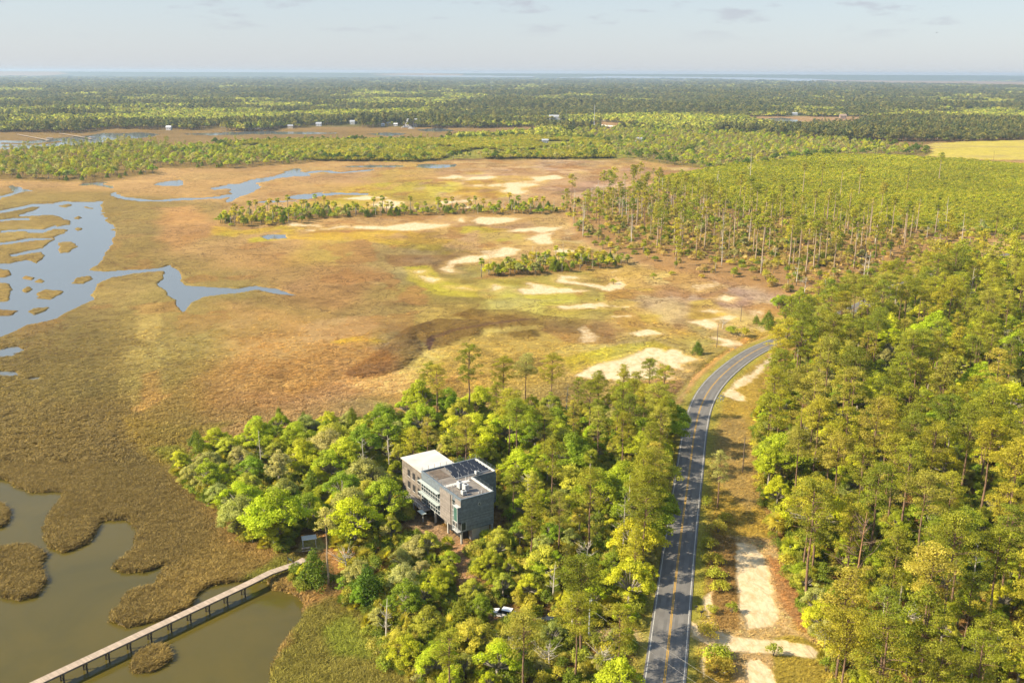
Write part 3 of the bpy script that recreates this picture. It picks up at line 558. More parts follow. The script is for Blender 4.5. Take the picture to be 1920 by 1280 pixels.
soil = nn('ShaderNodeAttribute'); soil.attribute_name = 'soil'; sand = nn('ShaderNodeAttribute'); sand.attribute_name = 'sand'; upl = nn('ShaderNodeAttribute'); upl.attribute_name = 'upland'
fine = tex(1.1, 6, .3, .7); mid = tex(.16, 6, .6); broad = tex(.03, 5, 1.0)
k = mth('MULTIPLY', mr(fine, .3, .7, .72, 1.28), mth('MULTIPLY', mr(mid, .3, .7, .84, 1.16), mr(broad, .3, .7, .88, 1.12)))
v = nn('ShaderNodeVectorMath', operation='SCALE'); L_(soil.outputs['Color'], v.inputs[0]); L_(k, v.inputs['Scale'])
hs = nn('ShaderNodeMix', data_type='RGBA'); hs.inputs[7].default_value = (*C(196, 160, 96), 1); L_(mr(tex(.5, 6, .4, .75), .55, .75, 0, .35), hs.inputs[0]); L_(v.outputs[0], hs.inputs[6])
dk = nn('ShaderNodeMix', data_type='RGBA'); dk.inputs[7].default_value = (*C(120, 84, 48), 1); L_(mr(tex(.11, 7, 1.5, .72, (1, .55, 1)), .58, .68, 0, .55), dk.inputs[0]); L_(hs.outputs[2], dk.inputs[6])
sm_ = mth('ADD', sand.outputs['Fac'], mr(tex(.45, 8, 1.2, .75), .3, .7, -.34, .34))
sc_ = nn('ShaderNodeMix', data_type='RGBA'); sc_.inputs[6].default_value = (*C(242, 220, 180), 1); sc_.inputs[7].default_value = (*C(222, 190, 142), 1); L_(mr(tex(.55, 9, .3, .8, (1, .6, 1)), .45, .6, 0, 1), sc_.inputs[0])
rn = tex(.055, 6, 2.2, .6); rl_ = mth('ABSOLUTE', mth('SUBTRACT', rn, .5), 0); crk = mth('MULTIPLY', mr(rl_, .008, .026, .6, 0), mr(tex(.012, 3), .42, .5, 0, 1)); ck = nn('ShaderNodeMix', data_type='RGBA'); ck.inputs[7].default_value = (*C(92, 66, 40), 1); L_(mth('MULTIPLY', crk, mr(upl.outputs['Fac'], .2, .6, 1, 0)), ck.inputs[0]); L_(dk.outputs[2], ck.inputs[6])
fin = nn('ShaderNodeMix', data_type='RGBA'); L_(mr(sm_, .36, .82, 0, 1), fin.inputs[0]); L_(ck.outputs[2], fin.inputs[6]); L_(sc_.outputs[2], fin.inputs[7]); L_(fin.outputs[2], b.inputs['Base Color'])
bp = nn('ShaderNodeBump'); bp.inputs['Strength'].default_value = .9; bp.inputs['Distance'].default_value = .5; L_(mth('ADD', mth('MULTIPLY', fine, mr(sand.outputs['Fac'], .3, .7, 1, .1)), mth('MULTIPLY', mid, 1.2)), bp.inputs['Height']); L_(bp.outputs[0], b.inputs['Normal'])
me.materials.append(g)
ground = link(bpy.data.objects.new('ground', me)); tag(ground, kind='structure')
wm = bpy.data.materials.new('creek_water'); wm.use_nodes = True; n = wm.node_tree; b = n.nodes['Principled BSDF']; L_ = n.links.new
tc = nn('ShaderNodeTexCoord'); b.inputs['Roughness'].default_value = .08; b.inputs['IOR'].default_value = 1.33
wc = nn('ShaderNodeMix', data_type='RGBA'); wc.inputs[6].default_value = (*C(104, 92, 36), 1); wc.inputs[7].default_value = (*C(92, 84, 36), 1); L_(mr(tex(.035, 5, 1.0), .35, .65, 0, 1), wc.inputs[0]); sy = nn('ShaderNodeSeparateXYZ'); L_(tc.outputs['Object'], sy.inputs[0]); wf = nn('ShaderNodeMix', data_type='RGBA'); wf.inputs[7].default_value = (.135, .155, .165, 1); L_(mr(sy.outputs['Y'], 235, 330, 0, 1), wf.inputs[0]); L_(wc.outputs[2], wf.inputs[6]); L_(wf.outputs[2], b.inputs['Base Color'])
bp = nn('ShaderNodeBump'); bp.inputs['Strength'].default_value = .18; bp.inputs['Distance'].default_value = .12; L_(tex(.7, 4, .4), bp.inputs['Height']); L_(bp.outputs[0], b.inputs['Normal'])
water = MB().add([(-40000, 60, 0), (40000, 60, 0), (40000, 60000, 0), (-40000, 60000, 0)], [(0, 1, 2, 3)]).build('water', wm); tag(water, kind='structure')
def gh(x, y): return float(terrain(np.array([x]), np.array([y]), False)[0])

# ------------------------------------------------------------------ road
ASPH = mat('asphalt', (.165, .155, .142), .9, .16, .35, spec=.2); YLINE = mat('yellow_paint', (.50, .28, .02), .7, .12, 2); WLINE = mat('white_paint', (.45, .44, .40), .7, .15, 2)
def offs(L, d):
    t = np.gradient(L, axis=0); t /= np.linalg.norm(t, axis=1, keepdims=True); return L + np.stack([t[:, 1], -t[:, 0]], 1) * d
def ribbon(name, L, d0, d1, z, m, thick=0, parent=None):
    a, b_ = offs(L, d0), offs(L, d1); mb = MB(); n_ = len(L)
    if thick:
        mb.v = [(*p, z) for p in a] + [(*p, z) for p in b_] + [(*p, z - thick) for p in offs(L, d0 - .15)] + [(*p, z - thick) for p in offs(L, d1 + .15)]
        for i in range(n_ - 1): mb.f += [(i, n_+i, n_+i+1, i+1), (2*n_+i, i, i+1, 2*n_+i+1), (n_+i, 3*n_+i, 3*n_+i+1, n_+i+1)]
    else:
        mb.v = [(*p, z) for p in a] + [(*p, z) for p in b_]; mb.f = [(i, n_+i, n_+i+1, i+1) for i in range(n_ - 1)]
    return mb.build(name, m, parent)
tt = np.cumsum(np.r_[0, np.linalg.norm(np.diff(ROAD, axis=0), axis=1)]); uu = np.arange(0, tt[-1], 2.0); RL = np.stack([np.interp(uu, tt, ROAD[:, i]) for i in (0, 1)], 1)
for _ in range(12): RL[1:-1] = (RL[:-2] + RL[1:-1] * 2 + RL[2:]) / 4
road = ribbon('road', RL, -3.55, 3.55, RZ, ASPH, .3); tag(road, kind='structure')
o = ribbon('road_center_line', RL, -.19, -.06, RZ + .006, YLINE, parent=road); ribbon('road_center_line', RL, .06, .19, RZ + .006, YLINE, parent=road)
ribbon('road_edge_line', RL, -3.24, -3.10, RZ + .006, WLINE, parent=road); ribbon('road_edge_line', RL, 3.10, 3.24, RZ + .006, WLINE, parent=road)
PATCH = mat('asphalt_patch', (.13, .128, .125), .9, .1, .5); 
for d0 in (-2.6, -1.0, 1.0, 2.6): ribbon('road_wheel_track', RL, d0 - .3, d0 + .3, RZ + .003, mat('asphalt_wheel_track', (.142, .134, .122), .9, .16, .3), parent=road)

# ------------------------------------------------------------------ the grey building
print('building')
SLATE = mat('slate_cladding', (.145, .172, .195), .75, .22, 1.6, stripes=(2, 3.2, .35)); TIMBER = mat('grey_timber', (.24, .21, .185), .85, .18, 1.5, stripes=(2, 3.2, .3))
BWALL = mat('brown_wall', (.20, .17, .14), .85, .3, .8, stripes=(2, 2.5, .3)); CONC = mat('pale_concrete', (.40, .40, .37), .85, .15, 1); WHITEM = mat('white_metal', (.50, .51, .50), .5, .05, 2)
ROOFM = mat('roof_membrane', (.20, .175, .15), .9, .2, .7); WROOF = mat('white_roof', (.56, .53, .48), .8, .16, .35); RAILM = mat('rail_metal', (.20, .24, .27), .5, .1, 2, metal=.3)
GLASS = mat('window_glass', (.025, .035, .04), .08, .1, 1, spec=.6); GGLASS = mat('green_glass', (.07, .15, .12), .12, .2, .8, spec=.6); AWN = mat('frosted_awning', (.46, .52, .49), .4, .1, 2)
PV = mat('solar_cells', (.014, .016, .022), .35, .2, 2, spec=.6); HV = mat('unit_metal', (.52, .54, .54), .5, .08, 2, metal=.2); DARKM = mat('black_or_shade', (.03, .03, .03), .9, .1, 1); BRNR = mat('brown_roof_bed', (.13, .10, .075), .95, .3, 1.5)
BZ = .9
BLD = empty('grey_building', (ROCK[0], ROCK[1], BZ), BROT, label='grey slate-clad building on stilts with solar panels on its flat roof', cat='building')
def bm(): return MB()
T = 10.6                                                     # roof level above the local ground
def part(name, m, mb, parent=BLD): return mb.build(name, m, parent)
w1 = part('wall', SLATE, bm().prism([(0,0),(8.3,0),(8.3,9.2),(14.6,9.2),(14.6,18.4),(0,18.4),(0,9.2),(.01,9.15),(.01,4.2),(0,4.15)], 2.9, T - .4))
part('roof', ROOFM, bm().prism([(.3,.3),(8.0,.3),(8.0,9.5),(14.3,9.5),(14.3,18.1),(.3,18.1)], T - .42, T - .28))
pp = bm().prism([(0,0),(8.3,0),(8.3,.28),(0,.28)], T-.42, T+.0); pp.prism([(0,.281),(.28,.281),(.28,18.12),(0,18.12)], T-.42, T+.0); pp.prism([(0,18.121),(14.6,18.121),(14.6,18.4),(0,18.4)], T-.42, T); pp.prism([(8.301,9.2),(14.3,9.2),(14.3,9.48),(8.301,9.48)], T-.42, T)
part('parapet', SLATE, pp)
pw = bm().prism([(7.9,.281),(8.31,.281),(8.31,9.19),(7.9,9.19)], T-.42, T+.04); pw.prism([(14.2,9.49),(14.61,9.49),(14.61,18.11),(14.2,18.11)], T-.42, T+.04); part('parapet', WHITEM, pw)
cp = bm(); cp.box(-.06,8.36,-.06,.3,T+.002,T+.06); cp.box(-.06,.3,.301,18.46,T+.002,T+.06); cp.box(.301,14.66,18.1,18.46,T+.002,T+.06); part('coping', RAILM, cp)
# railing round the roof
def run(p, q, n): return [(p[0]+(q[0]-p[0])*i/n, p[1]+(q[1]-p[1])*i/n) for i in range(n+1)]
rl = bm(); posts = run((.14,.14),(8.1,.14),5) + run((.14,1.6),(.14,18.2),9) + run((1.8,18.26),(14.4,18.26),8) + run((14.4,16.5),(14.4,9.4),4) + run((8.1,2),(8.1,9),4)
for x, y in posts: rl.box(x-.03, x+.03, y-.03, y+.03, T+.06, T+1.05)
for z in (T+.55, T+1.02):
    for a, c in (((.14,.14),(8.1,.14)),((.14,.14),(.14,18.26)),((.14,18.26),(14.4,18.26)),((14.4,18.26),(14.4,9.4)),((8.1,.14),(8.1,9.2))): rl.tube([(*a, z), (*c, z)], .012, 3)
part('railing', RAILM, rl)
# grey timber volume on the sunny side, stair window, bay window, corner balcony
tv = bm().box(-.22, -.002, 4.3, 9.1, 3.0, T-.45); tv.box(-.05,-.002,2.0,2.5,3.0,T-.45); tv.box(-.05,-.002,3.7,4.29,3.0,T-.45); tv.box(-.05,-.002,0.02,1.99,T-2.2,T-.45); part('timber_panel', TIMBER, tv)
sw_ = bm().box(-.06,-.003,2.52,3.68,3.2,T-1.6); stw = part('window', WHITEM, sw_)
g_ = bm()
for z in np.arange(3.3, T-2.2, 1.25): g_.box(-.075,-.062,2.62,3.06,z,z+1.1); g_.box(-.075,-.062,3.14,3.58,z,z+1.1)
part('pane', GLASS, g_, stw)
bay = part('bay_window', SLATE, bm().prism([(-.85,.0),(-.01,.0),(-.01,1.7),(-.85,1.7)], 5.3, T-1.75)); part('pane', GGLASS, bm().box(-.88,-.855,.15,1.55,5.5,T-2.0), bay)
part('bay_roof', WHITEM, bm().box(-.98,-.001,-.08,1.8,T-1.745,T-1.65), bay); fb = bm(); fb.box(-.9,-.856,0,.14,5.3,T-1.76); fb.box(-.9,-.856,1.56,1.7,5.3,T-1.76); fb.box(-.9,-.856,.141,1.559,5.3,5.48); part('frame', WHITEM, fb, bay)
bal = part('balcony', WHITEM, bm().box(-.9,-.01,-.05,2.4,3.0,3.12)); fr = bm()
for x, y in ((-.86,-.02),(-.86,1.1),(-.86,2.3)): fr.box(x-.04,x+.04,y-.04,y+.04,3.121,5.28)
for z in (3.6, 4.1): fr.box(-.88,-.84,.03,2.25,z,z+.05)
part('frame', WHITEM, fr, bal); part('corner_dark_panel', DARKM, bm().box(-.012,-.004,.1,1.9,3.2,5.2)); part('corner_dark_panel', GLASS, bm().box(.1,1.2,-.012,-.004,3.25,5.0))  # flat dark panels on the wall stand for the open corner's shade
cf = bm(); cf.box(.05,1.25,-.03,-.0125,3.16,3.26); cf.box(1.18,1.28,-.03,-.0125,3.26,5.05); cf.box(.05,.13,-.03,-.0125,3.26,5.05); part('frame', WHITEM, cf, bal)
# round window
rw = bm(); R0 = [(4.6+.34*math.cos(a), -.05, 8.6+.34*math.sin(a)) for a in np.linspace(0, 2*math.pi, 8)[:-1]]; R1 = [(4.6+.34*math.cos(a), -.003, 8.6+.34*math.sin(a)) for a in np.linspace(0, 2*math.pi, 8)[:-1]]; rw.rings([R1, R0]); rwin = part('window', WHITEM, rw)
rg = bm(); R0 = [(4.6+.25*math.cos(a), -.06, 8.6+.25*math.sin(a)) for a in np.linspace(0, 2*math.pi, 8)[:-1]]; R1 = [(x, -.051, z) for x, _, z in R0]; rg.rings([R1, R0]); part('pane', GLASS, rg, rwin)
# curtain wall of two storeys with awnings
for z0, z1 in ((3.05, 5.6), (5.95, 8.5)):
    cw = bm().box(-.05, -.002, 9.3, 18.3, z0, z1); win = part('window', GLASS, cw); f = bm(); n_ = 8
    for i in range(n_ + 1): y = 9.3 + 9 * i / n_; f.box(-.13, -.052, y-.05, y+.05, z0, z1)
    for z in (z0, z0 + .95, z1 - .08):
        for i in range(n_): y = 9.3 + 9 * i / n_; f.box(-.11, -.052, y+.052, y+1.073, z, z+.09)
    part('frame', WHITEM, f, win)
for z in (5.75, 8.6):
    a = bm()
    for i in range(6): a.box(-1.05+.165*i, -1.05+.165*i+.12, 9.1, 18.5, z-.02, z+.03)
    for i in range(9): y = 9.15 + 9.3*i/8; a.box(-1.07, -.01, y-.03, y+.03, z-.12, z-.021)
    part('awning', AWN, a)
# windows of the back wing seen past the notch
for z0, z1 in ((3.6, 5.8), (6.4, 8.6)):
    wn_ = part('window', WHITEM, bm().box(14.602, 14.66, 10, 12.2, z0, z1)); g2 = bm(); g2.box(14.662,14.675,10.15,11.02,z0+.15,z1-.15); g2.box(14.662,14.675,11.18,12.05,z0+.15,z1-.15); part('pane', GLASS, g2, wn_)
# ground floor block, columns
part('ground_floor', CONC, bm().box(3.0, 7.4, .5, 9.0, -.4, 2.899)); part('undercroft_shade', DARKM, bm().box(1.3, 2.98, 2.0, 8.8, -.4, 2.898)); part('ground_floor', BWALL, bm().box(2.0,13.5,9.6,18.2,-.4,2.899))  # near-black block paints the shade beneath the raised floor
for x, y in ((.25,.25),(.25,6.2),(.25,12.2),(.25,17.9),(8.0,.3),(13.9,9.6),(13.9,17.8)): part('column', CONC, bm().box(x-.19,x+.19,y-.19,y+.19,-.4,2.898))
# roof-top equipment
for r_ in range(5):
    y = 10.6 + r_*1.45; s = bm(); x0 = 5.4 if r_ > 1 else 4.6
    s.rings([[(x0,y,T+.0),(13.6,y,T+.0),(13.6,y+.95,T+.3),(x0,y+.95,T+.3)],[(x0,y,T+.05),(13.6,y,T+.05),(13.6,y+.95,T+.35),(x0,y+.95,T+.35)]]); sp = part('solar_panel', PV, s)
    f = bm(); m_ = int((13.6-x0)/1.65)
    for i in range(m_ + 1):
        x = x0 + (13.6-x0)*i/m_; f.rings([[(x-.015,y,T+.052),(x+.015,y,T+.052),(x+.015,y+.95,T+.352),(x-.015,y+.95,T+.352)],[(x-.015,y,T+.07),(x+.015,y,T+.07),(x+.015,y+.95,T+.37),(x-.015,y+.95,T+.37)]])
    f.box(x0, 13.6, y-.05, y-.002, T-.27, T+.07)
    for x in np.arange(x0+.5, 13.6, 2): f.box(x-.04, x+.04, y+.85, y+.93, T-.279, T+.28)
    part('frame', WHITEM, f, sp)
part('roof_bed', BRNR, bm().box(1.2, 4.4, 12.6, 17.4, T-.279, T-.2)); part('roof_walkway', WROOF, bm().box(.6,7.0,7.9,9.0,T-.279,T-.24))
def unit(x, y, sx_, sy_, hz):
    u = part('air_conditioner', HV, bm().box(x, x+sx_, y, y+sy_, T-.1, T-.1+hz, .05)); part('base', DARKM, bm().box(x+.05,x+sx_-.05,y+.05,y+sy_-.05,T-.279,T-.101), u); gr = bm()
    for i in range(4): gr.box(x+.15, x+sx_-.15, y-.02, y-.003, T+.1+i*hz*.2, T+.16+i*hz*.2)
    gr.rings([[(x+sx_/2+.3*sx_*math.cos(a), y+sy_/2+.3*sy_*math.sin(a), T-.1+hz+q) for a in np.linspace(0,6.283,11)[:-1]] for q in (.002, .05)]); part('fan_grille', DARKM, gr, u)
unit(2.6,5.1,1.0,1.3,1.5); unit(2.9,3.1,1.0,1.4,1.6); unit(1.6,1.9,1.0,1.0,.9); unit(9.7,9.9,.9,.8,.8)
for x, y, h_ in ((5.4,1.5,.35),(5.9,1.2,.45),(6.3,1.8,.3),(2.0,7.4,.6),(2.6,7.5,.4),(6.3,8.8,.9),(6.9,8.4,.5)): part('vent_pipe', WHITEM, bm().tube([(x,y,T-.28),(x,y,T-.28+h_)], .1, 6))
part('antenna', WHITEM, bm().tube([(4.3,8.6,T-.28),(4.3,8.6,T+2.6)], [.04,.02], 4)); part('antenna', WHITEM, bm().tube([(7.2,9.0,T-.28),(7.2,9.0,T+1.9)], [.04,.02], 4))
# white-roofed wing and its deck
part('wing_wall', BWALL, bm().prism([(.6,18.41),(9.4,18.41),(9.4,29.6),(.6,29.6)], -.4, T-.9)); part('wing_roof', WROOF, bm().box(.35,9.65,18.42,29.85,T-.898,T-.7))
for z0 in (3.4, 6.4):
    for y in (20.2, 22.8, 25.4): ww = part('window', DARKM, bm().box(.54,.598,y,y+1.3,z0,z0+1.6)); part('frame', WHITEM, bm().box(.5,.539,y-.06,y+1.36,z0-.1,z0-.001), ww)
dk_ = part('deck', TIMBER, bm().box(-2.0,-.06,14,24.5,2.6,2.75)); rr = bm()
for y in np.arange(14.1, 24.5, 1.3): rr.box(-1.98,-1.92,y-.03,y+.03,2.751,3.7)
rr.box(-1.99,-1.91,14.07,24.45,3.701,3.76); part('railing', WHITEM, rr, dk_); part('canopy', AWN, bm().box(-3.2,-2.05,12.2,14.6,2.9,2.98))
for y in (14.3, 19, 24.2): part('column', CONC, bm().box(-1.95,-1.75,y-.1,y+.1,-.4,2.599))

# ------------------------------------------------------------------ boardwalk
print('small structures')
BOARD = mat('sunbleached_boards', (.40, .315, .235), .85, .12, 1.2, stripes=(0, 5.5, .3)); PILE = mat('tarred_pile', (.055, .042, .03), .9, .3, 2); BEAM = mat('weathered_beam', (.12, .095, .07), .9, .25, 2)
D0 = np.array(G(40, 1292, 2.2)); D1 = np.array(G(467, 1092, 2.2)); d = D1 - D0; L0 = float(np.linalg.norm(d)); ang = math.atan2(d[1], d[0]); d /= L0
BW = empty('boardwalk', (D0[0], D0[1], 0), ang, label='long narrow wooden boardwalk on piles crossing the water to the grove', cat='boardwalk')
def loc(px, py, z=2.2): q = np.array(G(px, py, z)) - D0; return (float(q @ d), float(-q[0]*d[1] + q[1]*d[0]))
line = [(-14, 0), (L0, 0), loc(507, 1072), loc(557, 1055), loc(572, 1047)]; LN = np.array(line); dd_ = MB(); a, c = offs(LN, -.85), offs(LN, .85)
for k_, zz in enumerate((2.08, 2.2)): dd_.v += [(*p, zz) for p in a] + [(*p, zz) for p in c]
m_ = len(LN)
for i in range(m_-1): dd_.f += [(2*m_+i, 3*m_+i, 3*m_+i+1, 2*m_+i+1), (i, i+1, m_+i+1, m_+i), (i, 2*m_+i, 2*m_+i+1, i+1), (m_+i, m_+i+1, 3*m_+i+1, 3*m_+i)]
dd_.f += [(0, m_, 3*m_, 2*m_), (m_-1, 3*m_-1, 4*m_-1, 2*m_-1)]
dd_.build('deck', BOARD, BW)
for s in (-.75, .75):
    q = offs(LN, s); st = MB()
    for i in range(m_-1): st.tube([(*q[i], 1.93), (*q[i+1], 1.93)], .13, 4)
    st.build('beam', BEAM, BW)
for i in range(int((L0 + 12) / 4.05)):
    x = L0 - 1.5 - i * 4.05
    for s in (-.62, .62): MB().tube([(x, s, -1.2), (x, s*1.0, 2.0)], [.15, .13], 7).build('pile', PILE, BW)
    cb = MB().box(x-.1, x+.1, -.95, .95, 1.62, 1.8); cb.tube([(x, -.62, .3), (x, .62, 1.5)], .05, 4); cb.build('cross_beam', BEAM, BW)
gx, gy = G(545, 1058, 2.2); gt = empty('gate_frame', (gx, gy, 2.2), ang, label='dark timber gate posts with a small sign where the boardwalk meets land', cat='gate')
MB().box(-.08,.08,-.95,-.8,-1.8,2.0).build('post', PILE, gt); MB().box(-.08,.08,.8,.95,-1.8,1.6).build('post', PILE, gt); MB().box(-.06,.06,-.79,.79,.9,1.02).build('bar', PILE, gt)
MB().box(-.09,-.061,-.5,.5,1.03,1.45).build('sign_board', mat('dark_green_board', (.03,.06,.04), .6), gt)
# slatted shelter
q = [np.array(G(*p, 3.6)) for p in ((567,1003),(591,1000),(592,1011),(567,1015))]; cxy = sum(q) / 4; e = q[1] - q[0]; sa = math.atan2(e[1], e[0])
SH = empty('slatted_shelter', (*cxy, 1.2), sa, label='small open shelter with a pale slatted roof near the boardwalk landing', cat='shelter')
r_ = MB().box(-1.55,1.55,-1.05,1.05,2.36,2.42)
for i in range(9): r_.box(-1.55+i*.375-.05*0, -1.55+i*.375+.1, -1.06,1.06,2.421,2.47)
r_.build('roof', WHITEM, SH)
for x in (-1.35, 1.35):
    for y in (-.85, .85): MB().box(x-.06,x+.06,y-.06,y+.06,-.3,2.359).build('post', CONC, SH)
PT = empty('picnic_table', (cxy[0] - .4, cxy[1] - 1.6, 1.25), sa, label='low pale picnic table just in front of the slatted shelter', cat='table')
MB().box(-.9,.9,-.35,.35,.7,.76).build('tabletop', BOARD, PT); MB().box(-.9,.9,-.85,-.6,.4,.45).build('bench', BOARD, PT); MB().box(-.9,.9,.6,.85,.4,.45).build('bench', BOARD, PT)
for x in (-.6, .6): l = MB(); l.tube([(x,-.7,-.2),(x,-.15,.7)], .04, 4); l.tube([(x,.7,-.2),(x,.15,.7)], .04, 4); l.build('leg', BEAM, PT)

# ------------------------------------------------------------------ cars
TYRE = mat('tyre_rubber', (.02,.02,.02), .9); RIM = mat('wheel_rim', (.5,.5,.5), .4, .05, 2, metal=.6)
def car(px, py, rz, paint, label, suv=False):
    x, y = G(px, py, 1.6); z = gh(x, y); c = empty('parked_car', (x, y, z), rz, label=label, cat='car', group='cars parked among the trees'); h = 1.62 if suv else 1.42
    prof = [(-2.3,.45),(-2.32,.85),(-2.2,1.0),(-1.2 if not suv else -1.9,1.04),(1.0,1.02),(1.9,.86),(2.28,.7),(2.32,.4),(2.2,.3),(-2.2,.3)]
    b_ = MB(); W = .9
    b_.rings([[(a_, s*W*(1 if k_ in (1,2) else .93), z_) for a_, z_ in prof] for k_, s in enumerate((-1,-.98,.98,1))]); body = b_.build('body', paint, c)
    cab = [(-2.0 if suv else -1.75,1.03),(-1.75 if suv else -1.1,h),(.25,h),(1.05,1.02)]; k2 = MB(); k2.rings([[(a_, s*.8*(1 if z_ < 1.1 else .88), z_) for a_, z_ in cab] for s in (-1, 1)]); k2.build('cabin', mat('car_glass', (.02,.025,.03), .08, 0, 1, spec=.7), c)
    MB().box(-1.72 if suv else -1.08, .22, -.69, .69, h+.002, h+.04, .02).build('roof_panel', paint, c)
    for sx1 in (-1.4, 1.42):
        for s in (-1, 1):
            wl = MB().rings([[(sx1+.33*math.cos(a), s*(.72+q), .33+.33*math.sin(a)) for a in np.linspace(0,6.283,15)[:-1]] for q in (0,.21)]).build('wheel', TYRE, c)
            MB().rings([[(sx1+.2*math.cos(a), s*(.931+q), .33+.2*math.sin(a)) for a in np.linspace(0,6.283,11)[:-1]] for q in (0,.012)]).build('rim', RIM, wl)
    for s in (-1, 1): MB().box(2.2,2.335,s*.68-.17,s*.68+.17,.62,.74).build('headlight', WHITEM, c); MB().box(-2.345,-2.25,s*.7-.14,s*.7+.14,.72,.9).build('tail_light', mat('red_lens', (.4,.02,.02), .3), c)
    return c
WPAINT = mat('white_car_paint', (.75,.74,.74), .3, 0, 1, spec=.5); GPAINT = mat('silver_car_paint', (.35,.38,.40), .35, 0, 1, metal=.3); DPAINT = mat('dark_car_paint', (.03,.035,.04), .3, 0, 1, spec=.6)
CARS = [(944,1152), (974,1166), (1027,1168)]
car(*CARS[0], math.radians(160), WPAINT, 'white car parked in the shade of the lower grove', True); car(*CARS[1], math.radians(150), GPAINT, 'silver grey car parked just right of the white car'); car(*CARS[2], math.radians(172), DPAINT, 'dark car parked furthest right under the trees, left of the utility pole')

# ------------------------------------------------------------------ poles, wires, signs
WOODP = mat('pole_wood', (.16,.12,.09), .9, .2, 2); GREYP = mat('pole_grey', (.42,.44,.46), .7, .1, 2); WIRE = mat('wire_metal', (.45,.42,.38), .6)
def pole(px, py, h, m, label, arm=True, group=None, z=None, name='utility_pole'):
    x, y = G(px, py, 1.0); z = gh(x, y) if z is None else z; p = empty(name, (x, y, z), .3, label=label, cat='utility pole', group=group)
    MB().tube([(0,0,-.5),(0,0,h)], [.15,.1], 7).build('shaft', m, p)
    if arm: MB().box(-.9,.9,-.05,.05,h-.75,h-.63).build('cross_arm', m, p)
    for s in ((-.8,.8) if arm else ()): MB().tube([(s,0,h-.629),(s,0,h-.45)], .05, 6).build('insulator', WHITEM, p)
    return x, y, z + h
PX, PY, PZ = pole(1104, 1203, 9.0, GREYP, 'slim grey utility pole standing between the grove and the near left road edge', arm=False)
QX, QY = G(1330, 1281, 7.8); dx, dy = QX - PX, QY - PY; EX, EY = PX + dx * 1.45, PY + dy * 1.45
tr_ = empty('transformer', (PX + .32, PY, PZ - 1.3), 0, label='small pale transformer can hung near the top of the grey utility pole', cat='transformer'); MB().rings([[(r_*math.cos(a), r_*math.sin(a), z_) for a in np.linspace(0,6.283,11)[:-1]] for r_, z_ in ((.2,0),(.22,.05),(.22,.6),(.15,.68))]).build('can', GREYP, tr_)
pe = empty('utility_pole', (EX, EY, 1), 0, label='wooden utility pole beyond the near right road edge that carries the wires', cat='utility pole'); MB().tube([(0,0,-.5),(0,0,8.2)], [.16,.11], 7).build('shaft', WOODP, pe)
def wire(a, b_, sag, label, r_=.012):
    P_ = [(a[0]+(b_[0]-a[0])*t, a[1]+(b_[1]-a[1])*t, a[2]+(b_[2]-a[2])*t - sag*4*t*(1-t)) for t in np.linspace(0,1,14)]; o = MB().tube(P_, r_, 4).build('overhead_wire', WIRE); tag(o, label, 'wire', 'wires crossing the near road')
wire((PX,PY,PZ-.1),(EX,EY,9.0),.5,'upper wire running from the grey pole over the near road')
wire((PX,PY,PZ-2.4),(EX,EY,6.4),.5,'lower wire running from the grey pole over the near road')
pole(1344,648,9.2,WOODP,'dark utility pole in the marsh beside the round bush left of the bend',arm=False)
pole(1392,888,9.8,WOODP,'brown utility pole on the grassy verge right of the straight road',arm=False)
pole(1389,600,7,WOODP,'thin pale pole in the marsh above the bend of the road',arm=False); pole(1546,570,9.5,WOODP,'brown utility pole between the road bend and the snag forest',arm=False)
pole(1720,282,16,WOODP,'thin utility pole at the left end of the mown field',False); pole(1862,305,14,WOODP,'thin utility pole in front of the mown field',False); pole(1483,272,24,WOODP,'tall brown utility pole in the trees left of the mown field')
pole(1392,262,20,WOODP,'utility pole in the far trees near the pond'); pole(1062,230,26,GREYP,'thin grey pole at the left end of the causeway',False); pole(1285,222,22,GREYP,'short bright pole in the forest left of the far pond',False)
x, y = G(1351, 752, 1.7); sg = empty('sign_cluster', (x, y, gh(x, y)), .2, label='cluster of small white boards on white posts beside the road bend', cat='sign')
for i, (dx_, h_) in enumerate(((-.9,1.5),(0,2.3),(.8,1.9))): MB().box(dx_-.06,dx_+.06,-.06,.06,-.4,h_).build('post', WHITEM, sg); MB().box(dx_-.42,dx_+.42,-.1,-.062,h_-.55,h_-.02).build('board', WHITEM, sg)
MB().box(-.25,1.0,-.12,-.101,.7,1.0).build('board', mat('blue_grey_board', (.45,.52,.58), .6), sg)
for px_, py_, t_ in ((1305,1146,'black mailbox on a short post on the verge, the farther of two'),(1315,1156,'black mailbox on a short post on the verge, the nearer of two')):
    x, y = G(px_, py_, 1.6); mb_ = empty('mailbox', (x, y, gh(x, y)), .1, label=t_, cat='mailbox', group='mailboxes on the right verge'); MB().box(-.05,.05,-.05,.05,-.3,1.0).build('post', WOODP, mb_); MB().box(-.28,.28,-.14,.14,1.001,1.28,.04).build('box', DARKM, mb_)

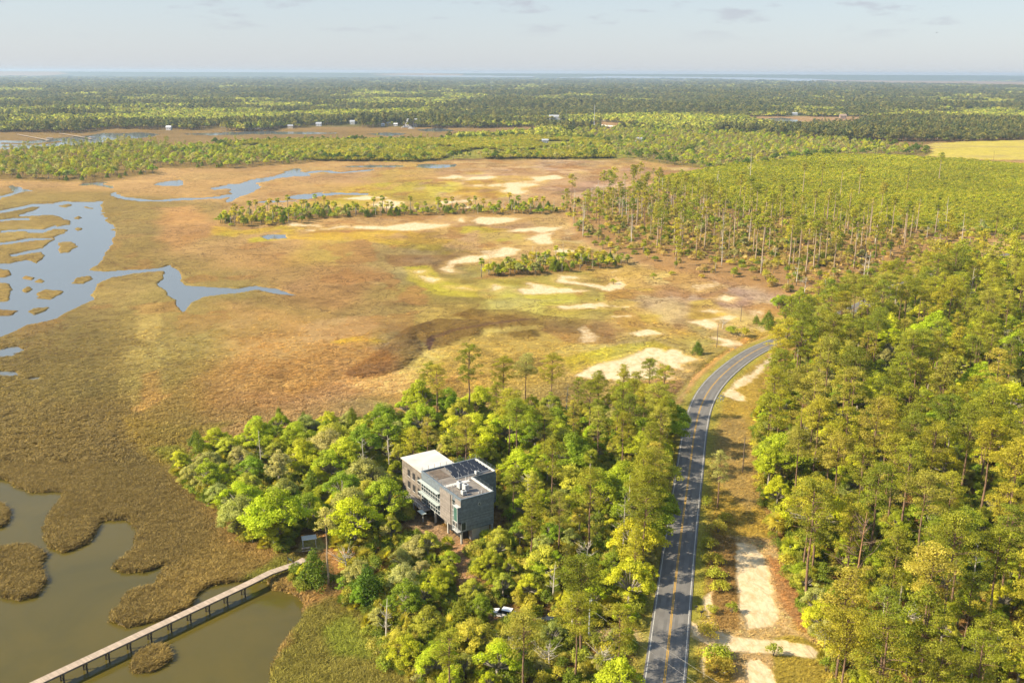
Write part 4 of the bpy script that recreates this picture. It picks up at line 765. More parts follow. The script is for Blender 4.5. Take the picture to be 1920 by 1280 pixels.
# ------------------------------------------------------------------ far buildings, docks, boats, masts
HW = mat('house_white', (.60,.60,.62), .7, .05, .3); HR = mat('house_roof_grey', (.36,.38,.42), .8, .1, .3); HT = mat('house_tan', (.55,.47,.36), .8, .1, .3); HB = mat('house_roof_brown', (.30,.22,.17), .8, .1, .3)
def house(px, py, w_, d_, h_, rh, wall, roof, label, rz=0, dorm=0, name='house'):
    x, y = G(px, py, 1.5); c = empty(name, (x, y, 1.2), rz, label=label, cat='house'); MB().box(-w_/2,w_/2,-d_/2,d_/2,-1,h_).build('wall', wall, c)
    r_ = MB(); o_ = .5; r_.rings([[(-w_/2-o_,-d_/2-o_,h_+.01),(-w_/2-o_,d_/2+o_,h_+.01),(-w_/2-o_,0,h_+rh)],[(w_/2+o_,-d_/2-o_,h_+.01),(w_/2+o_,d_/2+o_,h_+.01),(w_/2+o_,0,h_+rh)]]); r_.build('roof', roof, c)
    n_ = max(2, int(w_/3)); st = max(1, int(h_/3))
    for k_ in range(st):
        for i in range(n_):
            xx = -w_/2 + (i+.5)*w_/n_; MB().box(xx-.55,xx+.55,-d_/2-.03,-d_/2-.003,.9+k_*3,2.3+k_*3).build('window', GLASS, c)
    for i in range(dorm):
        xx = -w_/2 + (i+.5)*w_/dorm; dm = MB().box(xx-1.1,xx+1.1,-d_/2+.3,0,h_+.4,h_+2.6); dm.rings([[(xx-1.3,-d_/2,h_+2.6),(xx+1.3,-d_/2,h_+2.6),(xx,-d_/2,h_+3.8)],[(xx-1.3,1,h_+2.6),(xx+1.3,1,h_+2.6),(xx,1,h_+3.8)]]); dm.build('dormer', wall, c)
    return c
hh = house(773,237,19,13,9.5,5,HW,HR,'large white house with dormers at the far water edge',dorm=4); MB().box(-13,-9.6,-6,0,-1,7.5).build('side_wing', HW, hh); pb = MB()
for i in range(7): pb.box(-9+i*3-.15,-9+i*3+.15,-8.6,-8.3,-.5,5.8)
pb.box(-9.5,9.5,-8.7,-6.53,5.8,6.1); pb.build('porch', HW, hh)
house(733,235,15,8,4,3,HT,HW,'low cream house left of the large white house'); house(742,236,7,6,3.4,2,HW,HW,'white shed just right of the low cream house',name='shed'); house(718,236,6,5,3,2,HW,HW,'white shed left of the low cream house',name='shed')
house(661,233,9,8,5,3,HW,HR,'small grey-white house among the far shore trees'); house(545,240,9,7,4,2,HT,HR,'low dark-roofed house on the far shore right of the moored boat'); house(317,243,8,9,4,3,HW,HW,'small white gabled house in the far trees'); house(1040,224,24,12,6,4,HW,HR,'long white building in the trees left of the causeway')
house(1184,232,8,8,5,3,HW,HB,'small white house right of the causeway'); house(1198,247+18,9,7,4,2,HW,HR,'pale cottage roof in the trees below the causeway'); house(1580,222,14,9,6,4,HB,HB,'brown roofed house behind the far pond'); house(1022,268,9,7,4,2,HR,HR,'blue-grey cottage among the trees of the middle peninsula')
house(998,270,6,4,2.6,1.2,HT,HW,'low cream shed left of the blue-grey cottage',name='shed')
def dock(p, q, label):
    a, b_ = np.array(G(*p, 1.5)), np.array(G(*q, 1.5)); L_n = float(np.linalg.norm(b_-a)); an = math.atan2(*(b_-a)[::-1]); c = empty('dock', (*a, 0), an, label=label, cat='dock', group='docks on the back river')
    MB().box(0,L_n,-1.2,1.2,1.5,1.8).build('deck', BOARD, c); pl = MB()
    for x in np.arange(0, L_n, 12): pl.tube([(x,-1,-1),(x,-1,1.5)], .2, 5); pl.tube([(x,1,-1),(x,1,1.5)], .2, 5)
    pl.build('piles', PILE, c); hd = MB().box(L_n,L_n+8,-5,5,1.4,1.8); 
    for s in (-3.5,3.5):
        for x in (1, 7): hd.box(L_n+x-.15,L_n+x+.15,s-.15,s+.15,1.8,4.4)
    hd.build('dock_head', BOARD, c); MB().box(L_n+.3,L_n+7.7,-4.3,4.3,4.401,4.8).build('roof', HR, c)
house(598,236,10,8,4,3,HW,HR,'pale house at the far waterline between the moored boats and the small grey-white house'); house(1135,226,10,8,4,3,HW,HB,'pale house just right of the tall slender mast'); house(420,238,9,7,4,2,HT,HB,'tan cottage on the far shore left of the moored cabin boat')
house(1490,216,12,8,4,3,HW,HR,'pale roofed house in the trees above the far pond')
dock((33,252),(92,263),'long narrow dock at the far left of the back river'); dock((112,250),(172,260),'long narrow dock right of the leftmost dock')
def boat(px, py, L_b, rz, label, mast=False):
    x, y = G(px, py, 0); c = empty('moored_boat', (x, y, .0), rz, label=label, cat='boat', group='boats moored on the far river'); st = []
    for t in np.linspace(0, 1, 7): wv = L_b*.15*math.sin(math.pi*min(1,.35+.65*(1-t)) ) if t > .4 else L_b*.14; wv = max(.05, L_b*.15*(1-max(0,(t-.45)/.55)**2)); st.append([(-L_b/2+L_b*t,-wv,1.6+.6*t),(-L_b/2+L_b*t,-wv*.7,-.4),(-L_b/2+L_b*t,wv*.7,-.4),(-L_b/2+L_b*t,wv,1.6+.6*t)])
    MB().rings(st).build('hull', HW, c); MB().box(-L_b*.3,L_b*.12,-L_b*.09,L_b*.09,1.65,3.4,.2).build('cabin', HW, c); MB().box(-L_b*.28,L_b*.1,-L_b*.092,L_b*.092,2.5,3.0).build('windscreen', GLASS, c); MB().box(-L_b*.3,L_b*.05,-L_b*.1,L_b*.1,4.6,4.75).build('canopy', HW, c)
    fr_ = MB(); [fr_.box(a_-.08,a_+.08,s*L_b*.09-.08,s*L_b*.09+.08,3.4,4.6) for a_ in (-L_b*.27,0) for s in (-1,1)]; fr_.build('canopy_frame', HW, c)
    if mast: MB().tube([(0,0,3.4),(0,0,14)], .12, 5).build('mast', HW, c)
boat(487,243,15,.1,'white cabin boat moored alone on the back river'); boat(499,243,9,.0,'small white boat just right of the lone cabin boat'); boat(760,240,14,.3,'white boat moored left of the large white house'); boat(771,242,12,-.2,'white boat moored in front of the large white house')
boat(1612,148,26,0,'tiny white vessel on the distant sound')
def mast(x, y, h, label, platforms=True, r_=.5):
    c = empty('radio_mast', (x, y, 1), 0, label=label, cat='mast'); MB().tube([(0,0,-.5),(0,0,h)], [r_,r_*.6], 8).build('shaft', GREYP, c)
    if platforms:
        for z_ in (h-2, h-9): 
            p_ = MB().box(-3,3,-3,3,z_,z_+.3)
            for s in (-2.8,0,2.8):
                for t in (-2.8,2.8): p_.box(s-.25,s+.25,t-.15,t+.15,z_-1,z_+1.6)
            p_.build('antenna_platform', HW, c)
x, y = G(921, 165); dm_ = 4500 / y; mast(x*dm_, 4500, 61, 'white cell tower rising over the distant forest', r_=.9)
x, y = G(1114, 237, 1); mast(x, y, 40, 'tall pale slender mast beside the causeway', False, .55)
cwA, cwB = G(1070,231,4), G(1188,240,4); an = math.atan2(cwB[1]-cwA[1], cwB[0]-cwA[0]); Lc = math.hypot(cwB[0]-cwA[0], cwB[1]-cwA[1]); cw_ = empty('causeway_bridge', (*cwA, 0), an, label='pale low causeway bridge crossing the far marsh', cat='bridge')
MB().box(0,Lc,-5,5,3.4,4).build('deck', WROOF, cw_); MB().box(0,Lc,-5.3,-5.02,3.4,5).build('parapet', WROOF, cw_); MB().box(0,Lc,5.02,5.3,3.4,5).build('parapet', WROOF, cw_)
for x in np.arange(5, Lc, 16): MB().box(x-.6,x+.6,-4.5,4.5,-1,3.399).build('pier', CONC, cw_)
# bird
bx, bd = np.array([(1756-960)/F, (640-62)/F, -1.0]), 230; bv = M @ bx * bd; bd_ = empty('flying_bird', (bv[0], bv[1], H + bv[2]), .8, label='tiny dark bird flying alone in the upper right sky', cat='bird')
MB().rings([[(x_, r_*math.cos(a), r_*math.sin(a)) for a in np.linspace(0,6.283,7)[:-1]] for x_, r_ in ((-.25,.01),(-.1,.05),(.08,.06),(.2,.03),(.26,.01))]).build('body', DARKM, bd_)
for s in (-1,1): MB().add([(-.08,0,.03),(.1,0,.03),(.06,s*.25,.12),(-.05,s*.25,.12),(-.06,s*.5,.06),(.0,s*.52,.06),(-.08,0,.05),(.1,0,.05),(.06,s*.25,.14),(-.05,s*.25,.14)], [(0,1,2,3),(3,2,5,4),(6,9,8,7)]).build('wing', DARKM, bd_)

# ------------------------------------------------------------------ trees
print('tree library')
def lib(kind, specs): return [variant(kind, 100 + 7 * i, **s) for i, s in enumerate(specs)]
LIB = dict(
 pine=lib('pine', [dict(Ht=23, R=4.6, low=.56, per=76, size=.38, dens=1.1), dict(Ht=22, R=5.0, low=.62, per=72, size=.38, dens=1.15), dict(Ht=25, R=4.4, low=.52, per=76, size=.39, dens=1.2), dict(Ht=19, R=3.8, low=.5, per=82, size=.37), dict(Ht=23, R=5.4, low=.66, per=70, size=.39, dens=1.2), dict(Ht=21, R=4.2, low=.45, per=78, size=.45, dens=1.1)]),
 thinpine=lib('pine', [dict(Ht=26, R=3.6, low=.74, per=60, size=.65, dens=.6), dict(Ht=23, R=3.0, low=.70, per=60, size=.65, dens=.6), dict(Ht=28, R=4.2, low=.76, per=58, size=.65, dens=.65), dict(Ht=24, R=2.4, low=.80, per=50, size=.6, dens=.35)]),
 midpine=lib('pine', [dict(Ht=23, R=4.6, per=13, size=1.0, lod=1, dens=1.3), dict(Ht=24, R=5.0, low=.58, per=13, size=1.0, lod=1, dens=1.3), dict(Ht=20, R=4.2, low=.45, per=14, size=1.0, lod=1, dens=1.2)]),
 oak=lib('oak', [dict(per=230, size=.32), dict(Ht=12, R=5.8, per=220, size=.33, ncl=44), dict(Ht=9.5, R=4.4, per=240, size=.31, ncl=30), dict(Ht=13, R=4.8, per=220, size=.33, ncl=42), dict(Ht=10, R=5.2, per=230, size=.32, ncl=32)]),
 midoak=lib('oak', [dict(per=26, size=.95, ncl=22, lod=1), dict(Ht=12, R=5.6, per=24, size=1.0, ncl=24, lod=1), dict(Ht=9.5, R=4.6, per=26, size=.9, ncl=20, lod=1)]),
 cedar=lib('cedar', [dict(per=150, size=.4), dict(Ht=6, R=2.8, per=140, size=.4), dict(Ht=8.5, R=2.6, per=130, size=.42)]),
 shrub=lib('shrub', [dict(per=160, size=.26), dict(Ht=1.8, R=1.9, per=140, size=.27), dict(Ht=3, R=1.5, per=160, size=.26)]),
 palm=[palm_variant(5), palm_variant(6, Ht=3.2, R=1.8), palm_variant(8, Ht=7, R=1.6)],
 palmetto=[palm_variant(15, Ht=.8, R=1.5), palm_variant(16, Ht=.5, R=1.8)],
 farpine=lib('pine', [dict(Ht=19, R=5, per=3.2, size=2.9, lod=1, dens=.7), dict(Ht=17, R=5.5, low=.4, per=3, size=3.0, lod=1, dens=.7)]),
 faroak=lib('oak', [dict(Ht=13, R=7, per=2.6, size=2.8, ncl=12, lod=1), dict(Ht=12, R=7.5, per=2.4, size=3.0, ncl=13, lod=1), dict(Ht=14, R=6.5, per=2.6, size=2.8, ncl=12, lod=1)]),
 youngpine=lib('shrub', [dict(Ht=4.2, R=1.9, per=13, size=.8, ncl=9), dict(Ht=5, R=1.7, per=13, size=.8, ncl=9)]),
)
SNAG = []
for i, (h_, sp_) in enumerate(((15,2.2),(12,1.6),(18,2.0),(9,2.6))):
    tb, br = mk_snag(50+i, h_, sp_, 14); SNAG.append((to_mesh(tb, 'trunk', DEADW), to_mesh(br, 'branches', DEADW)))
LIB['snag'] = SNAG
tb, br = mk_snag(77, 5, 2.6, 22); LIB['deadbush'] = [(to_mesh(tb, 'trunk', DEADW), to_mesh(br, 'branches', DEADW))]
RED_ = mat('reddish_bark', (.34, .19, .10), .9, .3, 1.2); tb, br = mk_snag(90, 18, 3.2, 34); LIB['redsnag'] = [(to_mesh(tb, 'trunk', RED_), to_mesh(br, 'branches', mat('dead_twigs', (.26, .17, .12), .9, .25, 1.0)))]
TINT = dict(pine=[(141,139,38),(129,131,37),(149,144,44),(119,124,37),(145,138,54)], thinpine=[(130,130,50),(120,124,44),(140,132,64)], oak=[(153,158,38),(165,166,42),(141,152,38),(125,140,37),(159,159,58)],
 moss=[(152,150,84),(160,154,96),(140,144,76)], cedar=[(96,112,30),(86,104,28),(110,118,32)], shrub=[(150,148,48),(132,140,40),(166,152,60)], palm=[(150,150,42),(128,138,40),(168,156,60)], snag=[(150,140,120)], brightoak=[(162,172,32),(152,166,34),(168,174,40)])
LGAIN = 2.15
def tint(key, x, y, j=.09):
    c = TINT[key][int(rng.integers(len(TINT[key])))]; a = C(*c) * LGAIN; return tuple(np.clip(a * (1 + rng.normal() * j) * np.array([1 + rng.normal()*.05, 1, 1]), .004, .6))
# placements -------------------------------------------------------
placed = []                                                  # kind, lib, variant, x, y, z, scale, height scale, tint, zone
cells = {}
def free(x, y, r, tagk=0):
    c = 6.0; i, j = int(x // c), int(y // c); k_ = int(r // c) + 1
    for a in range(i-k_, i+k_+1):
        for b_ in range(j-k_, j+k_+1):
            for (p, q_, rr) in cells.get((tagk, a, b_), ()):
                if (p-x)**2 + (q_-y)**2 < ((r+rr)*.5)**2: return False
    return True
def occupy(x, y, r, tagk=0): cells.setdefault((tagk, int(x // 6), int(y // 6)), []).append((x, y, r))
def inpoly(P, x, y): return sdf(np.array(P, float), np.array([x]), np.array([y]))[0]
HOLESPX = [[(552,1000),(600,992),(622,1002),(632,1035),(612,1082),(560,1078)], [(540,1030),(560,1030),(575,1060),(545,1080)], [(625,1035),(690,1025),(730,1060),(735,1100),(690,1110),(632,1100)],
 [(910,1142),(935,1138),(990,1150),(1045,1165),(1040,1195),(1000,1222),(925,1218),(908,1180)], [(1085,1180),(1160,1178),(1225,1186),(1225,1216),(1150,1212),(1090,1212)], [(835,1015),(880,1015),(890,1060),(885,1110),(855,1110),(850,1060)],
 [(735,985),(800,965),(870,1025),(860,1045),(800,1020),(745,1010)], [(600,1050),(625,1045),(640,1120),(590,1120)]]
HOLES = [GP(p, 1.2) for p in HOLESPX]
def blocked(x, y, m=0):
    bx_ = (x-ROCK[0])*math.cos(BROT)+(y-ROCK[1])*math.sin(BROT); by_ = -(x-ROCK[0])*math.sin(BROT)+(y-ROCK[1])*math.cos(BROT)
    if -4-m < bx_ < 11.5+m and -3-m < by_ < 32+m: return True
    if m and -8.5 < bx_ < 0 and 10 < by_ < 31: return True
    if 8 < bx_ < 18+m and 6 < by_ < 21+m: return True
    if -6-m < bx_ < -3 and 2-m < by_ < 13: return True     # forecourt in front of the sunny side
    if -4-m < bx_ < 11 and -5-m < by_ < -2: return True
    for Hq in HOLES:
        if inpoly(Hq, x, y) > -m: return True
    return False
def put(kind, libk, x, y, s=1, zone='', tk=None, z=None, v=None, hs=1, tn=None):
    placed.append(dict(kind=kind, lib=libk, v=int(rng.integers(len(LIB[libk]))) if v is None else v, x=x, y=y, z=z, s=s, hs=hs, t=tn or tint(tk or kind, x, y), tk=tk or kind, zone=zone, rz=float(rng.uniform(0, 6.28))))
def darts(zone, spacing, n, fn, layer=0, margin=0.):
    P = FPOLY[zone]; lo, hi = P.min(0), P.max(0); X = rng.uniform(lo[0], hi[0], n); Y = rng.uniform(lo[1], hi[1], n); d = sdf(P, X, Y); rd = linedist(ROAD, X, Y); px, py = proj(X, Y, 5)
    for x, y, a, r_, qx, qy in zip(X, Y, d, rd, px, py):
        if a < margin or r_ < (5.6 if zone == 'grove' else 7.0) or qx < -150 or qx > 2080 or qy > 1420: continue
        sp_ = spacing(x, y) if callable(spacing) else spacing
        if not free(x, y, sp_, layer): continue
        if fn(x, y, qx, qy, a, sp_): occupy(x, y, sp_, layer)
def fn_grove(x, y, px, py, d, sp_):
    if blocked(x, y, 1.0): return False
    u = rng.uniform(); n1 = float(fbm(np.array([x]), np.array([y]), 22, 201)[0])
    if 725 < px < 965 and 985 < py < 1125:
        put('oak', 'oak', x, y, rng.uniform(.42, .6), 'grove', 'oak' if u < .7 else 'moss'); return True
    if px > 1205 and py > 850 and u < .8: put('pine', 'pine', x, y, rng.uniform(.72, .9), 'grove', v=int(rng.integers(0, 3))); return True
    if px > 1185 and u < .35: put('pine', 'pine', x, y, rng.uniform(.62, .85), 'grove', hs=rng.uniform(.9, 1.05)); return True
    if px < 760:
        if u < .60: k_ = 'oak'
        elif u < .82: k_ = 'moss'
        elif u < .90: k_ = 'cedar'
        elif u < .95: k_ = 'pine' if py > 880 else 'snag'
        else: k_ = 'snag'
    elif py < 860: k_ = 'oak' if u < .60 - .9*(px > 1080) * .6 else 'pine'
    elif py < 1030: k_ = 'pine' if u < .50 else 'oak' if u < .85 else 'palm' if u < .92 else 'snag'
    else: k_ = 'oak' if u < .46 else 'moss' if u < .60 else 'cedar' if u < .72 else 'palm' if u < .80 else 'pine' if u < .94 else 'snag'
    sc = rng.uniform(.8, 1.2) * (.8 if px < 620 or py > 1030 else 1)
    if k_ == 'oak': put('oak', 'oak', x, y, sc, 'grove', 'oak' if n1 < .06 else 'brightoak')
    elif k_ == 'moss': put('oak', 'oak', x, y, sc * .9, 'grove', 'moss')
    elif k_ == 'pine': put('pine', 'pine', x, y, rng.uniform(.6, .86), 'grove')
    elif k_ == 'cedar': put('cedar', 'cedar', x, y, rng.uniform(.8, 1.15), 'grove')
    elif k_ == 'palm': put('palm', 'palm', x, y, rng.uniform(.9, 1.3), 'grove')
    else: put('snag', 'snag', x, y, rng.uniform(.6, .95), 'grove')
    return True
# marked trees first
def mark(px, py, kind, libk, s, zone, tk=None, v=None, hs=1, label=None):
    x, y = G(px, py, 1.2); put(kind, libk, x, y, s, zone, tk, v=v, hs=hs); placed[-1]['label'] = label; occupy(x, y, 5 * s)
mark(616,1096,'pine','thinpine',.62,'grove','moss',v=0,label='tall pine with a long bare white trunk by the boardwalk landing')
mark(590,1095,'cedar','cedar',1.25,'grove',v=1,label='dark green cedar beside the foot of the bare white trunk'); mark(690,1130,'cedar','cedar',1.3,'grove',v=1,label='broad dark green cedar below the mossy clearing')
mark(672,1098,'oak','oak',.62,'grove','moss',v=4,label='low grey mossy oak in the clearing right of the landing'); mark(650,1072,'snag','deadbush',1.0,'grove',label='bare grey twisted tree in the clearing right of the landing')
mark(520,1018,'oak','oak',1.2,'grove','brightoak',v=1,label='wide yellow-green oak leaning over the marsh above the boardwalk')
mark(368,832,'cedar','cedar',.8,'grove',v=1,label='lone dark cedar at the left tip of the grove'); mark(524,792,'cedar','cedar',.8,'grove',v=0,label='dark pointed cedar standing out of the far grove edge')
mark(808,770,'pine','pine',.72,'grove',v=1,label='dark spreading pine at the far edge of the grove, leftmost there'); mark(880,790,'pine','pine',.92,'grove',v=2,label='tallest dark pine at the far edge of the grove'); mark(985,772,'pine','pine',.8,'grove','moss',v=4,label='pale greyish pine at the far edge of the grove')
mark(1033,780,'pine','pine',.84,'grove',v=0,label='round-topped pine at the far grove edge before the pink mud'); mark(1168,752,'pine','pine',.66,'grove',v=3,label='slender lone pine rising before the pink mud flat'); mark(1062,770,'snag','snag',.8,'grove',v=1,label='thin bare snag at the far grove edge')
mark(1168,1045,'snag','snag',.95,'grove',v=0,label='bare branching snag with a pale trunk left of the road'); mark(1178,1015,'snag','snag',.9,'grove',v=2,label='slim bare snag just behind the branching snag left of the road')
mark(840,1040,'palm','palm',.95,'grove',v=1,label='palm standing against the near corner of the grey building'); mark(1085,1010,'palm','palm',1.15,'grove',v=0,label='palm with drooping fronds in the grove right of the building')
mark(1345,955,'pine','pine',.74,'right','moss',v=3,label='lone pine on the verge right of the straight road')
mark(1598,1150,'snag','redsnag',1.2,'right',v=0,label='reddish bare pine trunk with a dead crown near the sand lot'); mark(1540,1195,'oak','oak',.85,'right','brightoak',v=2,label='bright green small tree leaning over the red soil by the sand lot'); mark(1505,1080,'pine','pine',.95,'right',v=1,label='pine with a long bare trunk right behind the sand lot')
mark(1522,1075,'pine','pine',.9,'right',v=4,label='second long-trunked pine behind the sand lot'); mark(1455,1005,'palm','palm',1.3,'right',v=1,label='big yellowish palm behind the sand lot'); mark(1480,1050,'palm','palm',1.2,'right',v=1,label='palm at the forest edge right of the sand lot')
mark(1440,915,'oak','oak',.8,'right','brightoak',v=3,hs=1.2,label='vivid green vine-covered tree at the forest edge above the sand lot'); mark(1455,960,'oak','oak',.6,'right','brightoak',v=3,hs=1.3,label='vivid green tree just below the vine-covered one')
mark(1440,612,'cedar','cedar',1.2,'marsh',v=1,label='large round dark bush in the marsh left of the bend'); mark(1418,604,'cedar','cedar',.62,'marsh',v=1,label='smaller dark bush touching the large round one'); mark(1308,660,'cedar','cedar',.82,'marsh',v=1,label='round bush beside the dark utility pole in the marsh')
mark(1372,622,'shrub','shrub',1.6,'marsh',v=1,label='low green bush between the two round marsh bushes'); mark(1392,628,'shrub','shrub',1.9,'marsh',v=0,label='low bush cluster just left of the road shoulder at the bend'); mark(1355,612,'snag','deadbush',.9,'marsh',label='white bare bush in the marsh')
for px, py, s in ((1468,585,1.25),(1490,588,1.3),(1515,583,1.3),(1458,575,1.0),(1535,578,1.2),(1500,570,1.1)): mark(px,py,'oak','oak',s*.62,'marshoak','oak')
for px, py, v_, s in ((1406,340,2,1.5),(1345,345,1,1.1),(1120,380,0,1.0)): mark(px,py,'snag','snag',s,'plantation',v=v_)
for px, py in ((1505,365),(1575,372),(1610,368),(1760,340),(1700,362),(1540,352)): mark(px,py,'pine','thinpine',.95,'plantation','pine')
for px, py, v_ in ((1820,1280,0),(1700,1180,3),(1655,1165,1),(1130,1260,3),(1030,1255,3),(960,1240,3),(1860,1250,1)): mark(px,py,'snag','deadbush' if v_ == 3 else 'snag',.95 if v_ == 3 else .7,'scatter',v=0 if v_ == 3 else v_)
for i in range(17):
    py_ = 838 + i * 15; px_ = np.interp(py_, [800, 860, 930, 990, 1080, 1180], [1262, 1240, 1229, 1219, 1203, 1186]) + (i % 2) * -16; mark(px_, py_, 'pine' if i % 3 else 'oak', 'pine' if i % 3 else 'oak', (.74 if i % 3 else 1.15) + .12 * rng.uniform(), 'grove', v=int(rng.integers(5)))
for px_, py_ in ((1492,640),(1508,632),(1478,650),(1528,622),(1500,655),(1468,664),(1545,615),(1475,640),(1560,610),(1575,602),(1592,596),(1550,600),(1530,628),(1515,640),(1585,590),(1610,585),(1640,572)): mark(px_,py_,'pine','pine',.7 + .1*rng.uniform(),'right',v=int(rng.integers(5)))
darts('grove', lambda x, y: 6.0 + 1.8*rng.uniform(), 9000, fn_grove)
RTP = FPOLY['right']
def fn_right(x, y, px, py, d, sp_):
    n1 = float(fbm(np.array([x]), np.array([y]), 30, 301)[0]); u = rng.uniform()
    far_ = y > 430
    if n1 > .14 and u < .8: put('oak', 'midoak' if far_ else 'oak', x, y, rng.uniform(.95, 1.4), 'right', 'brightoak' if n1 > .17 else 'oak'); return True
    if u < .80: put('pine', 'midpine' if far_ else 'pine', x, y, rng.uniform(.78, 1.08), 'right'); return True
    if u < .94: put('oak', 'midoak' if far_ else 'oak', x, y, rng.uniform(.6, .95), 'right', 'oak' if u < .9 else 'moss'); return True
    if u < .97: put('palm', 'palm', x, y, 1.1, 'right'); return True
    put('snag', 'snag', x, y, rng.uniform(.7, 1.1), 'right'); return True
darts('right', lambda x, y: 6.0 + 1.6*rng.uniform() + (1.0 if y > 500 else 0), 26000, fn_right)
def fn_low(x, y, px, py, d, sp_):
    if blocked(x, y, 0): return False
    u = rng.uniform(); put('oak', 'oak' if y < 330 else 'midoak', x, y, rng.uniform(.34, .58), 'right' if x > road_x(y) else 'grove', 'oak' if u < .75 else 'moss' if u < .9 else 'brightoak', hs=rng.uniform(.9, 1.3)); return True
darts('right', lambda x, y: 5.2, 12000, fn_low, 1); darts('grove', lambda x, y: 5.6, 3500, fn_low, 1)
def fn_snags(x, y, px, py, d, sp_):
    u = rng.uniform(); edge = d < 25
    if d < 75 and rng.uniform() > .30 + .7 * d / 75: return False
    if d < 60 and u > .70: u = rng.uniform(.2, .8)
    if edge and u < .35: put('shrub', 'shrub', x, y, rng.uniform(1, 2), 'snags'); return True
    if edge and u < .55: put('palm', 'palm', x, y, rng.uniform(.9, 1.2), 'snags'); return True
    if u < .60: put('pine', 'thinpine' if u < .45 else 'midpine', x, y, rng.uniform(.72, 1.08), 'snags', 'pine'); return True
    if u < .70: put('snag', 'snag', x, y, rng.uniform(.6, 1.3), 'snags'); return True
    put('oak', 'midoak', x, y, rng.uniform(.4, .75), 'snags', 'moss' if u < .90 else 'oak'); return True
darts('snags', lambda x, y: 7.4 + 3*rng.uniform() + 2*(y < 640), 26000, fn_snags)
def fn_strip(x, y, px, py, d, sp_):
    u = rng.uniform()
    if u < .28: put('palm', 'palm', x, y, rng.uniform(.9, 1.5), 'island')
    elif u < .55: put('cedar', 'cedar', x, y, rng.uniform(.5, .9), 'island', v=1)
    elif u < .8: put('oak', 'midoak', x, y, rng.uniform(.35, .6), 'island', 'oak' if u < .7 else 'moss')
    elif u < .88: put('snag', 'snag', x, y, .6, 'island')
    else: put('shrub', 'shrub', x, y, rng.uniform(1, 1.8), 'island')
    return True
darts('strip', lambda x, y: 4.2 + rng.uniform(), 16000, fn_strip); darts('islet', lambda x, y: 3.4 + rng.uniform(), 5000, fn_strip)
def fn_pen(x, y, px, py, d, sp_):
    u = rng.uniform(); edge = d < 18
    if edge and u < .3: put('cedar', 'cedar', x, y, rng.uniform(.7, 1.0), 'peninsula', v=1); return True
    if px < 330 or px > 1320: put('oak' if u < .62 else 'pine', 'midoak' if u < .62 else 'midpine', x, y, rng.uniform(.6, .95) if u < .62 else rng.uniform(.4, .62), 'peninsula', 'oak' if u < .45 else None if u > .62 else 'moss'); return True
    put('oak' if u < .8 else 'pine', 'midoak' if u < .8 else 'midpine', x, y, rng.uniform(.55, .9) if u < .8 else rng.uniform(.4, .6), 'peninsula', 'oak' if u < .6 else None if u > .8 else 'moss'); return True
darts('peninsula', lambda x, y: 7.5 + 2*rng.uniform(), 26000, fn_pen)
def fn_mid(x, y, px, py, d, sp_):
    n1 = float(fbm(np.array([x]), np.array([y]), 90, 401)[0])
    if d > 26 and n1 < .16 and px < 1150: return False
    if d < 22 and rng.uniform() < .5: put('oak', 'midoak', x, y, rng.uniform(.6, .95), 'peninsula', 'cedar'); return True
    u = rng.uniform(); put('oak' if u < .8 else 'pine', 'midoak' if u < .8 else 'midpine', x, y, rng.uniform(.5, .85) if u < .8 else rng.uniform(.35, .55), 'peninsula', 'oak' if u < .5 else None if u > .8 else 'moss'); return True
darts('mid', lambda x, y: 8.5 + 2*rng.uniform(), 40000, fn_mid); darts('east', lambda x, y: 9 + 2*rng.uniform(), 40000, lambda x, y, px, py, d, s: (fn_mid(x, y, 1300, py, d, s) if inpoly(HAY, x, y) < 6 else False))
# a few bushes out on the marsh and along the right verge
for px, py, s in ((1330,1195,1.3),(1345,1240,1.5),(1350,1262,1.4),(1338,1060,1.3),(1342,1085,1.2),(1350,1110,1.2),(1330,1030,1.2),(1345,1000,1.4),(1360,980,1.2),(1372,1150,.9),(1335,1150,.8),(1325,955,1.2),(1450,1230,1.0),(1556,1215,1.2),(1562,1240,1.4),(760,1250,1.1),(745,1225,1.2),
                  (1150,530,1.1),(1225,520,1.2),(1260,512,1.0),(1315,518,1.1),(1000,505,1.4),(1740,300,2.4),(1790,300,2),(1690,297,2),(1850,305,2.4),(1120,560,.5)): mark(px, py, 'shrub', 'shrub', s, 'bushes')
print('placed', len(placed))
# order by distance: the nearest 300 of a kind in view are things of their own, the rest make one mass
KN = dict(pine=('pine_tree','pine tree','pine_forest'), oak=('oak_tree','oak tree','oak_forest'), cedar=('cedar_tree','cedar tree','cedar_thicket'), palm=('palm_tree','palm tree','palm_thicket'), snag=('dead_tree','dead tree','dead_tree_stand'), shrub=('shrub','shrub','scrub'))
X = np.array([p['x'] for p in placed]); Y = np.array([p['y'] for p in placed]); Z = terrain(X, Y, False); keep = []
for p, z in zip(placed, Z): p['z'] = max(float(z), .25) - .1
PXY = np.stack(proj(X, Y, 8), -1)
for i, p in enumerate(placed): p['px'], p['py'] = PXY[i]
LAND = dict(building=(bl(5, 12), 'the grey building'), landing=(G(557, 1055, 2), 'the boardwalk landing'), pole=((PX, PY), 'the grey utility pole'), car=(G(944,1152,1.5), 'the white parked car'), signs=(G(1351,752,1.7), 'the white signs at the bend'),
            lot=(G(1412,1095,1.3), 'the bare sand lot'), verge=(G(1392,888,1.2), 'the brown pole on the verge'), drive=(G(1545,1225,1.3), 'the end of the sandy drive'), shelter=(tuple(cxy), 'the slatted shelter'), bend=(G(1440,612,1), 'the dark round marsh bush'))
ORD = ['nearest','second nearest','third nearest','fourth nearest','fifth nearest','sixth nearest','seventh nearest','eighth nearest','ninth nearest','tenth nearest','eleventh nearest','twelfth nearest']
